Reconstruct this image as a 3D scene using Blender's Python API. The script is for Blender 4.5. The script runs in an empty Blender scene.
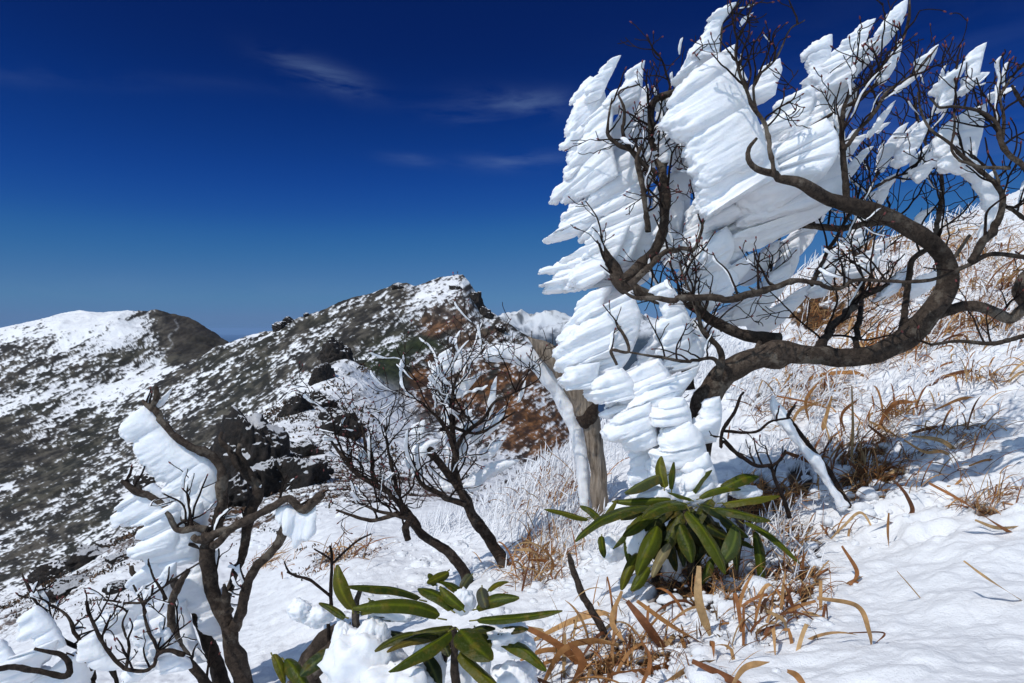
import bpy, math, random
import numpy as np
from mathutils import Vector

rng = np.random.default_rng(7)
random.seed(7)
sc = bpy.context.scene
COL = sc.collection
F = 683.0                    # focal length in pixels (24 mm on 36 mm)
HOR = 329.0                  # image row of eye level
EYE = np.array([0.0, 0.0, 1.0])
PITCH = math.atan((341.5-HOR)/F)
CP, SP = math.cos(PITCH), math.sin(PITCH)

def P(px, py, d):
    """point seen at image position px,py at horizontal distance d ahead of the camera"""
    cx = (np.asarray(px, float)-512)/F
    cy = (341.5-np.asarray(py, float))/F
    fy = CP+cy*SP; fz = -SP+cy*CP
    k = np.asarray(d, float)/fy
    return np.stack([EYE[0]+cx*k, EYE[1]+fy*k+0*cx, EYE[2]+fz*k+0*cx], -1)

def proj(p):
    p = np.asarray(p, float)-EYE
    dep = p[..., 1]*CP-p[..., 2]*SP
    up = p[..., 1]*SP+p[..., 2]*CP
    return 512+F*p[..., 0]/dep, 341.5-F*up/dep

# ---------------------------------------------------------------- noise
_perm = np.random.default_rng(3).permutation(256).astype(np.int32)
_perm = np.concatenate([_perm, _perm])
_g = np.random.default_rng(5).normal(size=(256, 3)); _g /= np.linalg.norm(_g, axis=1)[:, None]
_g = _g.astype(np.float32)
def perlin(p):
    p = np.asarray(p, np.float64)
    i = np.floor(p).astype(np.int64); f = (p-i).astype(np.float32)
    i = (i & 255).astype(np.int32)
    u = f*f*f*(f*(f*6-15)+10)
    out = 0
    for dx in (0, 1):
        hx = _perm[i[..., 0]+dx]; wx = u[..., 0] if dx else 1-u[..., 0]
        for dy in (0, 1):
            hy = _perm[(hx+i[..., 1]+dy) & 255]; wy = u[..., 1] if dy else 1-u[..., 1]
            for dz in (0, 1):
                h = _perm[(hy+i[..., 2]+dz) & 255]; wz = u[..., 2] if dz else 1-u[..., 2]
                g = _g[h]
                out = out+wx*wy*wz*(g[..., 0]*(f[..., 0]-dx)+g[..., 1]*(f[..., 1]-dy)+g[..., 2]*(f[..., 2]-dz))
    return out*1.6
def fbm(p, o=4, g=0.5):
    a, s, t = 1.0, 0, 0
    p = np.asarray(p, np.float64)
    for k in range(o):
        s = s+a*perlin(p*(2.0**k)+k*17.3); t += a; a *= g
    return s/t
def sstep(a, b, x):
    t = np.clip((x-a)/(b-a), 0, 1); return t*t*(3-2*t)
def v3(x, y, z=0.0):
    x, y = np.broadcast_arrays(np.asarray(x, float), np.asarray(y, float))
    return np.stack([x, y, np.broadcast_to(np.asarray(z, float), x.shape)], -1)

# ---------------------------------------------------------------- mesh helpers
class MB:
    def __init__(s): s.v = []; s.f = []; s.n = 0; s.c = []
    def add(s, v, f, c=None):
        v = np.asarray(v, float).reshape(-1, 3)
        s.v.append(v); s.f.append((np.asarray(f, np.int64), s.n)); s.n += len(v)
        if c is not None: s.c.append(np.broadcast_to(np.asarray(c, float), (len(v), 3)))
    def grid(s, V, closeu=False, closev=False, c=None):
        nu, nv = V.shape[:2]
        iu = np.arange(nu if closeu else nu-1); iv = np.arange(nv if closev else nv-1)
        a, b = np.meshgrid(iu, iv, indexing='ij'); a2 = (a+1) % nu; b2 = (b+1) % nv
        f = np.stack([a*nv+b, a2*nv+b, a2*nv+b2, a*nv+b2], -1).reshape(-1, 4)
        s.add(V.reshape(-1, 3), f, None if c is None else np.asarray(c).reshape(-1, 3) if np.ndim(c) > 1 else c)
    def build(s, name, mat, parent=None, smooth=True, kind=None):
        me = bpy.data.meshes.new(name)
        V = np.concatenate(s.v)
        loc = np.zeros(3)
        if parent is not None:
            loc = world_loc(parent)
        me.vertices.add(len(V)); me.vertices.foreach_set('co', (V-loc).astype(np.float32).ravel())
        li = np.concatenate([(f+o).ravel() for f, o in s.f])
        ls = np.concatenate([np.full(len(f), f.shape[1]) for f, o in s.f])
        me.loops.add(len(li)); me.loops.foreach_set('vertex_index', li.astype(np.int32))
        me.polygons.add(len(ls))
        me.polygons.foreach_set('loop_start', np.concatenate([[0], np.cumsum(ls)[:-1]]).astype(np.int32))
        me.polygons.foreach_set('loop_total', ls.astype(np.int32))
        me.update(calc_edges=True); me.validate()
        if smooth: me.polygons.foreach_set('use_smooth', np.ones(len(me.polygons), bool))
        if s.c:
            c = np.concatenate(s.c); at = me.color_attributes.new('tint', 'FLOAT_COLOR', 'POINT')
            at.data.foreach_set('color', np.concatenate([c, np.ones((len(c), 1))], 1).astype(np.float32).ravel())
        me.materials.append(mat)
        o = bpy.data.objects.new(name, me); COL.objects.link(o)
        if parent is not None: o.parent = parent
        if kind: o['kind'] = kind
        return o
def world_loc(o):
    l = np.zeros(3)
    while o is not None: l = l+np.array(o.location); o = o.parent
    return l
def thing(name, label, cat, loc, group=None):
    o = bpy.data.objects.new(name, None); COL.objects.link(o); o.location = [float(q) for q in loc]
    o.empty_display_size = .05
    return tag(o, label, cat, group)
def tag(o, label, cat, group=None):
    o['label'] = label; o['category'] = cat
    if group: o['group'] = group
    return o

def smooth_path(pts, step):
    """catmull-rom through rows of pts (any number of columns, first three are xyz)"""
    pts = np.asarray(pts, float)
    if len(pts) < 3:
        q = np.linspace(0, 1, max(3, int(np.linalg.norm(pts[-1, :3]-pts[0, :3])/step)+2))[:, None]
        return pts[0]*(1-q)+pts[-1]*q
    e = np.vstack([2*pts[0]-pts[1], pts, 2*pts[-1]-pts[-2]]); out = []
    for i in range(1, len(e)-2):
        L = np.linalg.norm(e[i+1, :3]-e[i, :3]); n = max(2, int(math.ceil(L/step)))
        t = (np.arange(n)/n)[:, None]
        p0, p1, p2, p3 = e[i-1], e[i], e[i+1], e[i+2]
        out.append(.5*((2*p1)+(-p0+p2)*t+(2*p0-5*p1+4*p2-p3)*t*t+(-p0+3*p1-3*p2+p3)*t**3))
    out.append(e[-2][None]); return np.vstack(out)
def frames(C):
    T = np.gradient(C, axis=0); T /= np.linalg.norm(T, axis=1)[:, None]+1e-12
    n = np.cross(T[0], [0.3, 0.1, 1.0]); n /= np.linalg.norm(n)
    N = [n]
    for i in range(1, len(C)):
        n = n-T[i]*np.dot(n, T[i]); n /= np.linalg.norm(n)+1e-12; N.append(n)
    N = np.array(N); return T, N, np.cross(T, N)
def tube(mb, C, R, sides=8, gnarl=0.0, cap=True, seed=0):
    C = np.asarray(C, float); R = np.asarray(R, float)
    T, N, B = frames(C)
    if cap:
        C = np.vstack([C[:1], C, C[-1:]+(C[-1]-C[-2])*.15]); R = np.concatenate([[R[0]*.02], R, [R[-1]*.02]])
        T, N, B = (np.vstack([q[:1], q, q[-1:]]) for q in (T, N, B))
    a = np.linspace(0, 2*math.pi, sides, endpoint=False)
    D = np.cos(a)[None, :, None]*N[:, None]+np.sin(a)[None, :, None]*B[:, None]
    r = R[:, None]*np.ones(sides)
    V = C[:, None]+D*r[..., None]
    if gnarl:
        rm = max(R.max(), 1e-4)
        q = V/(rm*1.6)+seed*3.1
        r = r*(1+gnarl*fbm(q, 3)+gnarl*.6*perlin(np.stack([a[None]*np.ones_like(r)*1.2, r*0+seed, np.cumsum(np.ones_like(r), 0)*.08], -1)))
        V = C[:, None]+D*r[..., None]
    mb.grid(V, closev=True)

# ---------------------------------------------------------------- materials
def mat(name):
    m = bpy.data.materials.new(name); m.use_nodes = True
    nt = m.node_tree; b = nt.nodes['Principled BSDF']; return m, nt, b
def ND(nt, t, **k):
    n = nt.nodes.new(t)
    for a, v in k.items():
        if a in n.inputs.keys() if hasattr(n.inputs, 'keys') else False: n.inputs[a].default_value = v
        else: setattr(n, a, v)
    return n
def noise_n(nt, scale, detail=5, rough=.55, vec=None, dist=0):
    n = nt.nodes.new('ShaderNodeTexNoise'); n.inputs['Scale'].default_value = scale
    n.inputs['Detail'].default_value = detail; n.inputs['Roughness'].default_value = rough; n.inputs['Distortion'].default_value = dist
    if vec is None:
        t = nt.nodes.new('ShaderNodeTexCoord'); vec = t.outputs['Object']
    nt.links.new(vec, n.inputs['Vector']); return n
def ramp(nt, src, stops):
    r = nt.nodes.new('ShaderNodeValToRGB'); e = r.color_ramp.elements
    while len(e) < len(stops): e.new(.5)
    for x, (p, c) in zip(e, stops): x.position = p; x.color = (*c, 1)
    nt.links.new(src, r.inputs['Fac']); return r
def bump(nt, b, h, strength, dist, prev=None):
    n = nt.nodes.new('ShaderNodeBump'); n.inputs['Strength'].default_value = strength; n.inputs['Distance'].default_value = dist
    nt.links.new(h, n.inputs['Height'])
    if prev: nt.links.new(prev.outputs[0], n.inputs['Normal'])
    nt.links.new(n.outputs[0], b.inputs['Normal']); return n
def mixc(nt, fac, a, b, mode='MIX'):
    n = nt.nodes.new('ShaderNodeMix'); n.data_type = 'RGBA'; n.blend_type = mode
    for s, i in ((fac, 0), (a, 6), (b, 7)):
        if isinstance(s, (int, float)): n.inputs[i].default_value = s
        elif isinstance(s, tuple): n.inputs[i].default_value = (*s, 1)
        else: nt.links.new(s, n.inputs[i])
    return n.outputs[2]

def m_bark(name, dark, light, sc=1.0, lichen=None):
    m, nt, b = mat(name)
    n1 = noise_n(nt, 75*sc, 8, .72, None, .5); n2 = noise_n(nt, 13*sc, 6, .7); n4 = noise_n(nt, 4*sc, 3, .5)
    c = ramp(nt, n1.outputs[0], [(.34, dark), (.50, tuple((x+y)*.5 for x, y in zip(dark, light))), (.66, light)]).outputs[0]
    c2 = ramp(nt, n2.outputs[0], [(.53, (0, 0, 0)), (.60, (1, 1, 1))]).outputs[0]
    c = mixc(nt, c2, c, mixc(nt, .55, c, lichen or tuple(x*1.5 for x in light)))
    f4 = ramp(nt, n4.outputs[0], [(.38, (.55, .52, .5)), (.6, (1.1, 1.05, 1))]).outputs[0]
    c = mixc(nt, 1.0, c, f4, 'MULTIPLY')
    nt.links.new(c, b.inputs['Base Color']); b.inputs['Roughness'].default_value = .85; b.inputs['Specular IOR Level'].default_value = .2
    n3 = noise_n(nt, 260*sc, 5, .7)
    vo = nt.nodes.new('ShaderNodeTexVoronoi'); vo.inputs['Scale'].default_value = 110*sc; tc = nt.nodes.new('ShaderNodeTexCoord'); nt.links.new(tc.outputs['Object'], vo.inputs['Vector'])
    p = bump(nt, b, n1.outputs[0], 1.0, .012); p = bump(nt, b, vo.outputs[0], .35, .004, p); bump(nt, b, n3.outputs[0], .6, .003, p)
    return m
M_bark = m_bark('bark_grey_brown', (.028, .021, .017), (.13, .10, .08), 1, (.27, .24, .20))
M_barkd = m_bark('bark_dark', (.018, .012, .010), (.075, .054, .042), 1.2, (.14, .115, .095))
M_twig = m_bark('twig_bark', (.012, .008, .007), (.04, .025, .02), 2)

def m_wood():
    m, nt, b = mat('weathered_dead_wood')
    tc = nt.nodes.new('ShaderNodeTexCoord'); mp = nt.nodes.new('ShaderNodeMapping'); mp.inputs['Scale'].default_value = (1, 1, .12)
    nt.links.new(tc.outputs['Object'], mp.inputs['Vector'])
    n = noise_n(nt, 90, 6, .6, mp.outputs[0]); n2 = noise_n(nt, 16, 3, .5)
    c = ramp(nt, n.outputs[0], [(.36, (.05, .032, .02)), (.46, (.16, .12, .085)), (.56, (.27, .21, .155)), (.7, (.38, .32, .26))]).outputs[0]
    f = ramp(nt, n2.outputs[0], [(.42, (0, 0, 0)), (.55, (1, 1, 1))]).outputs[0]
    c = mixc(nt, f, c, mixc(nt, .5, c, (.24, .20, .16)))
    nt.links.new(c, b.inputs['Base Color']); b.inputs['Roughness'].default_value = .75
    bump(nt, b, n.outputs[0], 1.0, .012); return m
M_wood = m_wood()

def m_rime():
    m, nt, b = mat('hard_rime')
    tc = nt.nodes.new('ShaderNodeTexCoord')
    n = noise_n(nt, 120, 5, .65); n2 = noise_n(nt, 25, 4, .6)
    c = ramp(nt, n2.outputs[0], [(.3, (.80, .83, .88)), (.7, (.90, .91, .93))]).outputs[0]
    nt.links.new(c, b.inputs['Base Color']); b.inputs['Roughness'].default_value = .55
    b.inputs['Specular IOR Level'].default_value = .3
    b.inputs['Subsurface Weight'].default_value = .35; b.inputs['Subsurface Radius'].default_value = (.7, .85, 1.0); b.inputs['Subsurface Scale'].default_value = .02
    p = bump(nt, b, n2.outputs[0], .35, .01); bump(nt, b, n.outputs[0], .35, .002, p); return m
M_rime = m_rime()

def m_tint(name, rough=.8, bumps=(), trans=0.0, spec=.3, var=.0):
    m, nt, b = mat(name); a = nt.nodes.new('ShaderNodeAttribute'); a.attribute_name = 'tint'
    c = a.outputs['Color']
    if var:
        n = noise_n(nt, var, 4, .6); f = ramp(nt, n.outputs[0], [(.3, (.6, .6, .6)), (.7, (1.25, 1.25, 1.25))]).outputs[0]
        c = mixc(nt, 1.0, c, f, 'MULTIPLY')
    nt.links.new(c, b.inputs['Base Color']); b.inputs['Roughness'].default_value = rough
    b.inputs['Specular IOR Level'].default_value = spec
    prev = None
    for s, st, d in bumps:
        prev = bump(nt, b, noise_n(nt, s, 6, .65).outputs[0], st, d, prev)
    if trans:
        t = nt.nodes.new('ShaderNodeBsdfTranslucent'); nt.links.new(c, t.inputs[0])
        x = nt.nodes.new('ShaderNodeMixShader'); x.inputs[0].default_value = trans
        nt.links.new(b.outputs[0], x.inputs[1]); nt.links.new(t.outputs[0], x.inputs[2])
        nt.links.new(x.outputs[0], nt.nodes['Material Output'].inputs[0])
    return m
M_near = m_tint('snowy_ground', .6, ((14, .35, .03), (60, .6, .008), (260, .5, .003)))
M_far = m_tint('ridge_surface', .85, ((1.5, .4, .25), (.2, .5, 2.0)))
M_mtn = m_tint('mountain_surface', .85, ((.25, .4, 1.5),))
M_grass = m_tint('dry_grass_blades', .6, (), .3, .3, 60)
M_leaf = None
def m_leaf():
    m, nt, b = mat('evergreen_leaf')
    a = nt.nodes.new('ShaderNodeAttribute'); a.attribute_name = 'tint'
    n = noise_n(nt, 45, 6, .7); f = ramp(nt, n.outputs[0], [(.52, (0, 0, 0)), (.66, (1, 1, 1))]).outputs[0]
    c = mixc(nt, f, a.outputs['Color'], mixc(nt, .45, a.outputs['Color'], (.16, .10, .015)))
    nt.links.new(c, b.inputs['Base Color']); b.inputs['Roughness'].default_value = .40; b.inputs['Specular IOR Level'].default_value = .16
    p = bump(nt, b, noise_n(nt, 70, 5, .6).outputs[0], .6, .006)
    return m
M_leaf = m_leaf()
def m_flat(name, col, rough=.7, nz=80):
    m, nt, b = mat(name); n = noise_n(nt, nz, 4, .6)
    c = ramp(nt, n.outputs[0], [(.3, tuple(x*.6 for x in col)), (.7, tuple(x*1.3 for x in col))]).outputs[0]
    nt.links.new(c, b.inputs['Base Color']); b.inputs['Roughness'].default_value = rough
    bump(nt, b, n.outputs[0], .3, .002); return m
M_bud = m_flat('red_bud', (.13, .018, .016), .5)
def m_rock():
    m, nt, b = mat('dark_rock'); n = noise_n(nt, 5.0, 10, .75); n2 = noise_n(nt, .7, 4, .6)
    c = ramp(nt, n.outputs[0], [(.42, (.006, .005, .005)), (.56, (.028, .020, .016)), (.70, (.08, .06, .048))]).outputs[0]
    g = nt.nodes.new('ShaderNodeNewGeometry'); sx = nt.nodes.new('ShaderNodeSeparateXYZ'); nt.links.new(g.outputs['Normal'], sx.inputs[0])
    ad = nt.nodes.new('ShaderNodeMath'); ad.operation = 'MULTIPLY_ADD'; nt.links.new(n2.outputs[0], ad.inputs[0]); ad.inputs[1].default_value = .9
    nt.links.new(sx.outputs['Z'], ad.inputs[2])
    s = ramp(nt, ad.outputs[0], [(.0, (0, 0, 0)), (1.0, (1, 1, 1))]); s.color_ramp.elements[0].position = .95; s.color_ramp.elements[1].position = 1.0
    # snow lies on the flat tops
    mr = nt.nodes.new('ShaderNodeMapRange'); nt.links.new(ad.outputs[0], mr.inputs[0]); mr.inputs[1].default_value = 1.22; mr.inputs[2].default_value = 1.28
    c = mixc(nt, mr.outputs[0], c, (.86, .87, .9))
    nt.links.new(c, b.inputs['Base Color']); b.inputs['Roughness'].default_value = .85
    bump(nt, b, n.outputs[0], 1.0, .15); return m
M_rock = m_rock()
SKYG = 1.0; SKYK = (1, 1, 1)
# ================================================================ TERRAIN
# control rows: column -> [(distance m, image row of the surface)]
CT = {
 -500: [(2, 900), (5, 720), (12, 690), (60, 640), (400, 520), (1000, 400), (1400, 420)],
 -150: [(2, 800), (4, 705), (8, 650), (14, 650), (60, 620), (200, 540), (400, 470), (700, 400), (1000, 345), (1300, 365)],
    0: [(.5, 1150), (1, 950), (2, 760), (4, 660), (7, 612), (9, 612), (15, 640), (60, 580), (150, 520), (400, 440), (700, 375), (1000, 331), (1300, 350)],
  100: [(1, 930), (1.6, 800), (2.5, 700), (4, 625), (6, 575), (8, 553), (10, 560), (15, 590), (50, 545), (150, 485), (400, 425), (700, 355), (950, 314), (1300, 345)],
  160: [(1.6, 790), (2.5, 690), (4, 618), (6, 560), (9, 522), (12, 525), (18, 550), (50, 510), (150, 455), (300, 405), (420, 383), (650, 365), (850, 330), (1000, 313), (1300, 350)],
  205: [(2, 720), (4, 610), (7, 550), (12, 488), (15, 480), (25, 500), (60, 475), (150, 430), (300, 380), (400, 362), (600, 362), (1000, 330), (1300, 365)],
  250: [(1.4, 790), (2, 690), (3, 630), (4.5, 585), (7, 540), (10, 500), (15, 460), (22, 435), (30, 440), (60, 440), (120, 412), (250, 362), (350, 337), (420, 335), (600, 370), (1000, 372), (1300, 400)],
  300: [(2, 680), (3.5, 585), (6, 535), (8, 508), (15, 450), (25, 405), (35, 390), (60, 395), (120, 375), (250, 335), (330, 318), (380, 317), (600, 370), (1200, 420)],
  340: [(1.3, 770), (1.8, 675), (2.5, 612), (3.5, 565), (5, 532), (8, 500), (15, 450), (28, 402), (42, 364), (55, 366), (90, 366), (150, 345), (280, 308), (350, 302), (500, 350), (1200, 430)],
  400: [(2.5, 600), (4, 540), (6, 515), (10, 490), (20, 455), (40, 415), (80, 375), (150, 338), (270, 297), (340, 288), (480, 330), (1200, 440)],
  455: [(1.2, 760), (1.7, 660), (2.4, 595), (3.2, 552), (4.5, 520), (7, 508), (12, 492), (30, 450), (60, 412), (120, 365), (220, 312), (310, 281), (330, 279), (450, 320), (1200, 440)],
  480: [(2, 610), (4, 515), (8, 508), (20, 475), (50, 430), (110, 375), (200, 325), (300, 287), (330, 288), (450, 330), (1200, 445)],
  500: [(1.2, 740), (1.7, 645), (2.4, 580), (3.2, 536), (4.2, 505), (5, 500), (7, 512), (12, 508), (30, 470), (80, 410), (160, 350), (240, 320), (300, 318), (420, 350), (1200, 450)],
  530: [(2, 605), (3.2, 520), (4.4, 480), (5.5, 480), (8, 500), (15, 500), (40, 460), (90, 410), (160, 365), (230, 342), (300, 345), (450, 390), (1200, 470)],
  570: [(1.2, 715), (1.7, 625), (2.4, 555), (3.2, 500), (4.4, 462), (5.5, 460), (8, 490), (20, 500), (60, 450), (120, 405), (200, 375), (300, 378), (450, 420), (1200, 490)],
  610: [(1.2, 705), (1.7, 608), (2.3, 545), (3, 492), (4.2, 445), (5.2, 430), (7, 445), (20, 500), (100, 470), (300, 470), (1200, 520)],
  700: [(1.1, 700), (1.5, 620), (2.1, 540), (2.8, 475), (3.8, 415), (5.2, 362), (6.5, 358), (9, 400), (20, 480), (100, 520), (1200, 560)],
  770: [(1, 720), (1.5, 610), (2.1, 535), (3, 450), (4, 385), (5.5, 320), (7, 296), (8.5, 305), (14, 390), (100, 540), (1200, 580)],
  830: [(1, 705), (1.4, 620), (2, 535), (2.8, 455), (3.8, 388), (5.2, 318), (7, 262), (8.5, 256), (11, 285), (30, 440), (1200, 580)],
  920: [(1, 695), (1.4, 600), (2, 505), (2.8, 430), (4, 352), (5.5, 282), (7, 238), (8.5, 232), (11, 260), (30, 420), (1200, 580)],
 1024: [(.6, 820), (1, 680), (1.5, 555), (2.2, 452), (3, 380), (4.2, 305), (5.8, 235), (7.5, 196), (9, 196), (12, 235), (30, 400), (1200, 580)],
 1200: [(.6, 790), (1, 640), (1.6, 510), (2.4, 410), (3.5, 320), (5, 235), (7, 160), (9, 135), (12, 170), (40, 380), (1200, 560)],
 1600: [(1, 600), (3, 330), (6, 160), (10, 60), (20, 150), (1200, 500)],
}
for _px in (300, 600, 900): CT.setdefault(_px, []).append((.5, {300: 1120, 600: 1050, 900: 900}[_px]))
CT[600] = CT[600]+[(1.2, 707)]; CT[900] = CT[900]+[(1, 698)]
_pts = np.array([(px/110., math.log(d)*1.5, r) for px, l in CT.items() for d, r in l])
def _tps(r): r = np.maximum(r, 1e-9); return r*r*np.log(r)
def _fit(pts, lam=.004):
    X = pts[:, :2]; n = len(X)
    K = _tps(np.linalg.norm(X[:, None]-X[None], axis=2))+lam*np.eye(n)
    Pm = np.hstack([np.ones((n, 1)), X]); A = np.zeros((n+3, n+3)); A[:n, :n] = K; A[:n, n:] = Pm; A[n:, :n] = Pm.T
    return np.linalg.solve(A, np.concatenate([pts[:, 2], [0, 0, 0]]))
_W = _fit(_pts)
def row0(px, d):
    px, d = np.broadcast_arrays(np.asarray(px, float), np.asarray(d, float))
    X = np.stack([px.ravel()/110., np.log(d.ravel())*1.5], 1); out = np.empty(len(X))
    C = _pts[:, :2]; w = _W
    for i in range(0, len(X), 60000):
        x = X[i:i+60000]; r2 = ((x[:, None, :]-C[None])**2).sum(2); r2 = np.maximum(r2, 1e-12)
        out[i:i+60000] = (.5*r2*np.log(r2))@w[:-3]+w[-3]+x@w[-2:]
    return out.reshape(px.shape)

def detail(x, y, d, px):
    """height noise: waves from a few centimetres up, each kept only where it is neither huge nor invisible"""
    z = np.zeros_like(x); 
    far = sstep(9, 40, d)
    for k in range(17):
        lam = .035*2**k
        w = sstep(.0016, .004, lam/d)*(1-sstep(.16, .40, lam/d))
        if w.max() < .01: continue
        s = w > .001
        n = perlin(v3(x[s]/lam+k*7.1, y[s]/lam+k*3.7, k*1.9))
        amp = lam*(.036*(1-far[s])+.085*far[s])
        ridged = (.55-np.abs(n)*1.7)
        n = n*(1-far[s]*.6)+ridged*far[s]*.6
        zz = np.zeros_like(z); zz[s] = n*amp*w[s]; z += zz
    # drifted lumps in the near snow
    nr = 1-sstep(6, 14, d)
    z += nr*.022*np.maximum(0, perlin(v3(x/.22, y/.16, 4.4))+.15)
    z += nr*.012*np.abs(perlin(v3(x/.07, y/.05, 9.4)))
    # crusted, wind-carved snow on the slope to the right
    zone = nr*sstep(600, 760, px)*sstep(1.5, 1.9, d+.25*perlin(v3(x/.4, y/.4, 2)))
    z += nr*(.0035*(.5-np.abs(perlin(v3(x/.075, y/.06, 8.8)))*1.7)+.0022*perlin(v3(x/.03, y/.026, 5.1)))
    z += zone*(.030*(.5-np.abs(perlin(v3((x+.5*y)/.22, (y-.3*x)/.11, 6.6)))*1.7)+.016*(.5-np.abs(perlin(v3(x/.085, y/.06, 3.6)))*1.7)+.007*perlin(v3(x/.03, y/.03, 1.6)))
    return z
SK1 = np.array([(-60, 341), (0, 333), (30, 326), (60, 319), (90, 314), (110, 313), (135, 314), (165, 312), (175, 314), (190, 321), (205, 330), (220, 340), (232, 346)], float)
SK2 = np.array([(222, 350), (240, 344), (255, 339), (262, 336), (275, 331), (290, 324), (305, 320), (325, 314), (340, 307), (355, 302), (370, 299), (385, 292), (398, 286), (408, 287), (415, 290), (425, 288), (437, 284), (448, 281), (456, 279), (463, 280), (469, 286), (475, 297), (481, 309), (490, 317), (500, 324), (510, 330), (520, 336), (530, 341), (545, 353)], float)
_cx = np.arange(-60, 560, 3.0)
def _crest(lo, hi):
    dd = np.exp(np.linspace(math.log(lo), math.log(hi), 50)); r = row0(_cx[:, None], dd[None]); k = r.argmin(1)
    dm = np.log(dd[k]); dm = np.convolve(np.pad(dm, 8, 'edge'), np.ones(17)/17, 'valid'); return r.min(1), dm
_c1, _d1 = _crest(700, 1250); _c2, _d2 = _crest(150, 430)
def _fix(px, d, r):
    ld = np.log(d)
    for sk, c, dm, w in ((SK1, _c1, _d1, .22), (SK2, _c2, _d2, .30)):
        inr = sstep(sk[0, 0]-25, sk[0, 0], px)*(1-sstep(sk[-1, 0], sk[-1, 0]+25, px))
        r = r+inr*(np.interp(px, sk[:, 0], sk[:, 1])-np.interp(px, _cx, c))*np.exp(-((ld-np.interp(px, _cx, dm))/w)**2)
    return r
def height(px, d, det=True):
    px, d = np.broadcast_arrays(np.asarray(px, float), np.asarray(d, float))
    p = P(px, _fix(px, d, row0(px, d)), d)
    if det: p = p.copy(); p[..., 2] += detail(p[..., 0], p[..., 1], d, px)
    return p
_hd = np.exp(np.linspace(math.log(.7), math.log(1300), 420))
def hit(px, row, dmin=.7, dmax=1300):
    """first point of the ground seen at px,row"""
    p = height(np.full(len(_hd), float(px)), _hd); r = proj(p)[1]
    ok = np.where((r <= row) & (_hd >= dmin) & (_hd <= dmax))[0]
    if len(ok) == 0: i = int(np.argmin(np.where((_hd >= dmin) & (_hd <= dmax), r, 1e9))); return p[i], _hd[i]
    return p[ok[0]], _hd[ok[0]]
def ground_z(x, y):
    d = np.maximum(y, .45); px = 512+F*x*CP/d   # close enough for planting things
    for _ in range(2):
        r = row0(px, d); q = P(px, r, d); px = px+(x-q[..., 0])/d*F
    return height(px, d)[..., 2]

def cols(n, lo, hi):
    inner = np.linspace(-40, 1064, n)
    e1 = -40-np.cumsum(np.linspace(2, 30, 40)); e1 = e1[e1 > lo][::-1]
    e2 = 1064+np.cumsum(np.linspace(2, 30, 40)); e2 = e2[e2 < hi]
    return np.concatenate([e1, inner, e2])

SNOW = np.array([.87, .885, .91])
def near_mesh():
    px = cols(900, -480, 1560); d = np.exp(np.linspace(math.log(.42), math.log(12.5), 760))
    D, X = np.meshgrid(d, px, indexing='ij')
    V = height(X, D)
    x, y = V[..., 0], V[..., 1]
    # thin patches where earth and dead litter show
    n = fbm(v3(x/.5, y/.4, 2.2), 5, .6); n2 = fbm(v3(x/.05, y/.05, 5.2), 3)
    lit = np.zeros_like(x)
    for (cx, cy, dd, rx, ry, s) in LITTER:
        lit = np.maximum(lit, s*np.exp(-(((X-cx)/rx)**2+((proj(V)[1]-cy)/ry)**2)*1.2)*(np.abs(np.log(D/dd)) < .45))
    m = sstep(.0, .14, lit*.75+n*.45+n2*.30-.42)
    lf = np.maximum(sstep(6.0, 8, D), sstep(3.6, 6, D)*(1-sstep(60, 190, X)))*(1-sstep(480, 560, X))   # the left ridge: earth and stones show through thin snow
    m = np.maximum(m, sstep(.10, .2, lf*.42+n*.6+n2*.5-.25)*lf)
    cc = fbm(v3(x/.03, y/.03, 1.1), 2)[..., None]
    dirt = np.where(cc > 0, [.11, .060, .028], [.035, .022, .014])
    c = SNOW*(1-m[..., None])+dirt*m[..., None]
    V = V.copy(); V[..., 2] -= m*.012
    mb = MB(); mb.grid(V.transpose(1, 0, 2)[:, ::-1], c=c.transpose(1, 0, 2)[:, ::-1].reshape(-1, 3))
    return mb.build('snow_ground', M_near, kind='structure')
LITTER = [  # column, row, distance, reach x, reach y, strength: hollows with dead litter
 (800, 478, 2.3, 16, 20, 1.3), (868, 470, 2.15, 40, 34, 1.3), (822, 312, 5.2, 34, 22, 1.7), (690, 590, 1.6, 60, 34, 1.5),
 (785, 560, 1.7, 45, 55, 1.25), (900, 345, 3.7, 30, 8, .9), (760, 500, 2.1, 50, 34, 1.1), (950, 440, 2.4, 50, 30, .35), (640, 660, 1.35, 90, 40, 1.1),
 (760, 400, 3.2, 60, 30, .6), (850, 400, 3, 60, 30, .6), (975, 250, 5.6, 50, 30, .5), (880, 270, 6, 60, 25, .5), (985, 510, 1.75, 30, 14, .7),
 (330, 560, 3.6, 30, 12, .7), (520, 500, 3.6, 30, 16, .5)]

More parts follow.
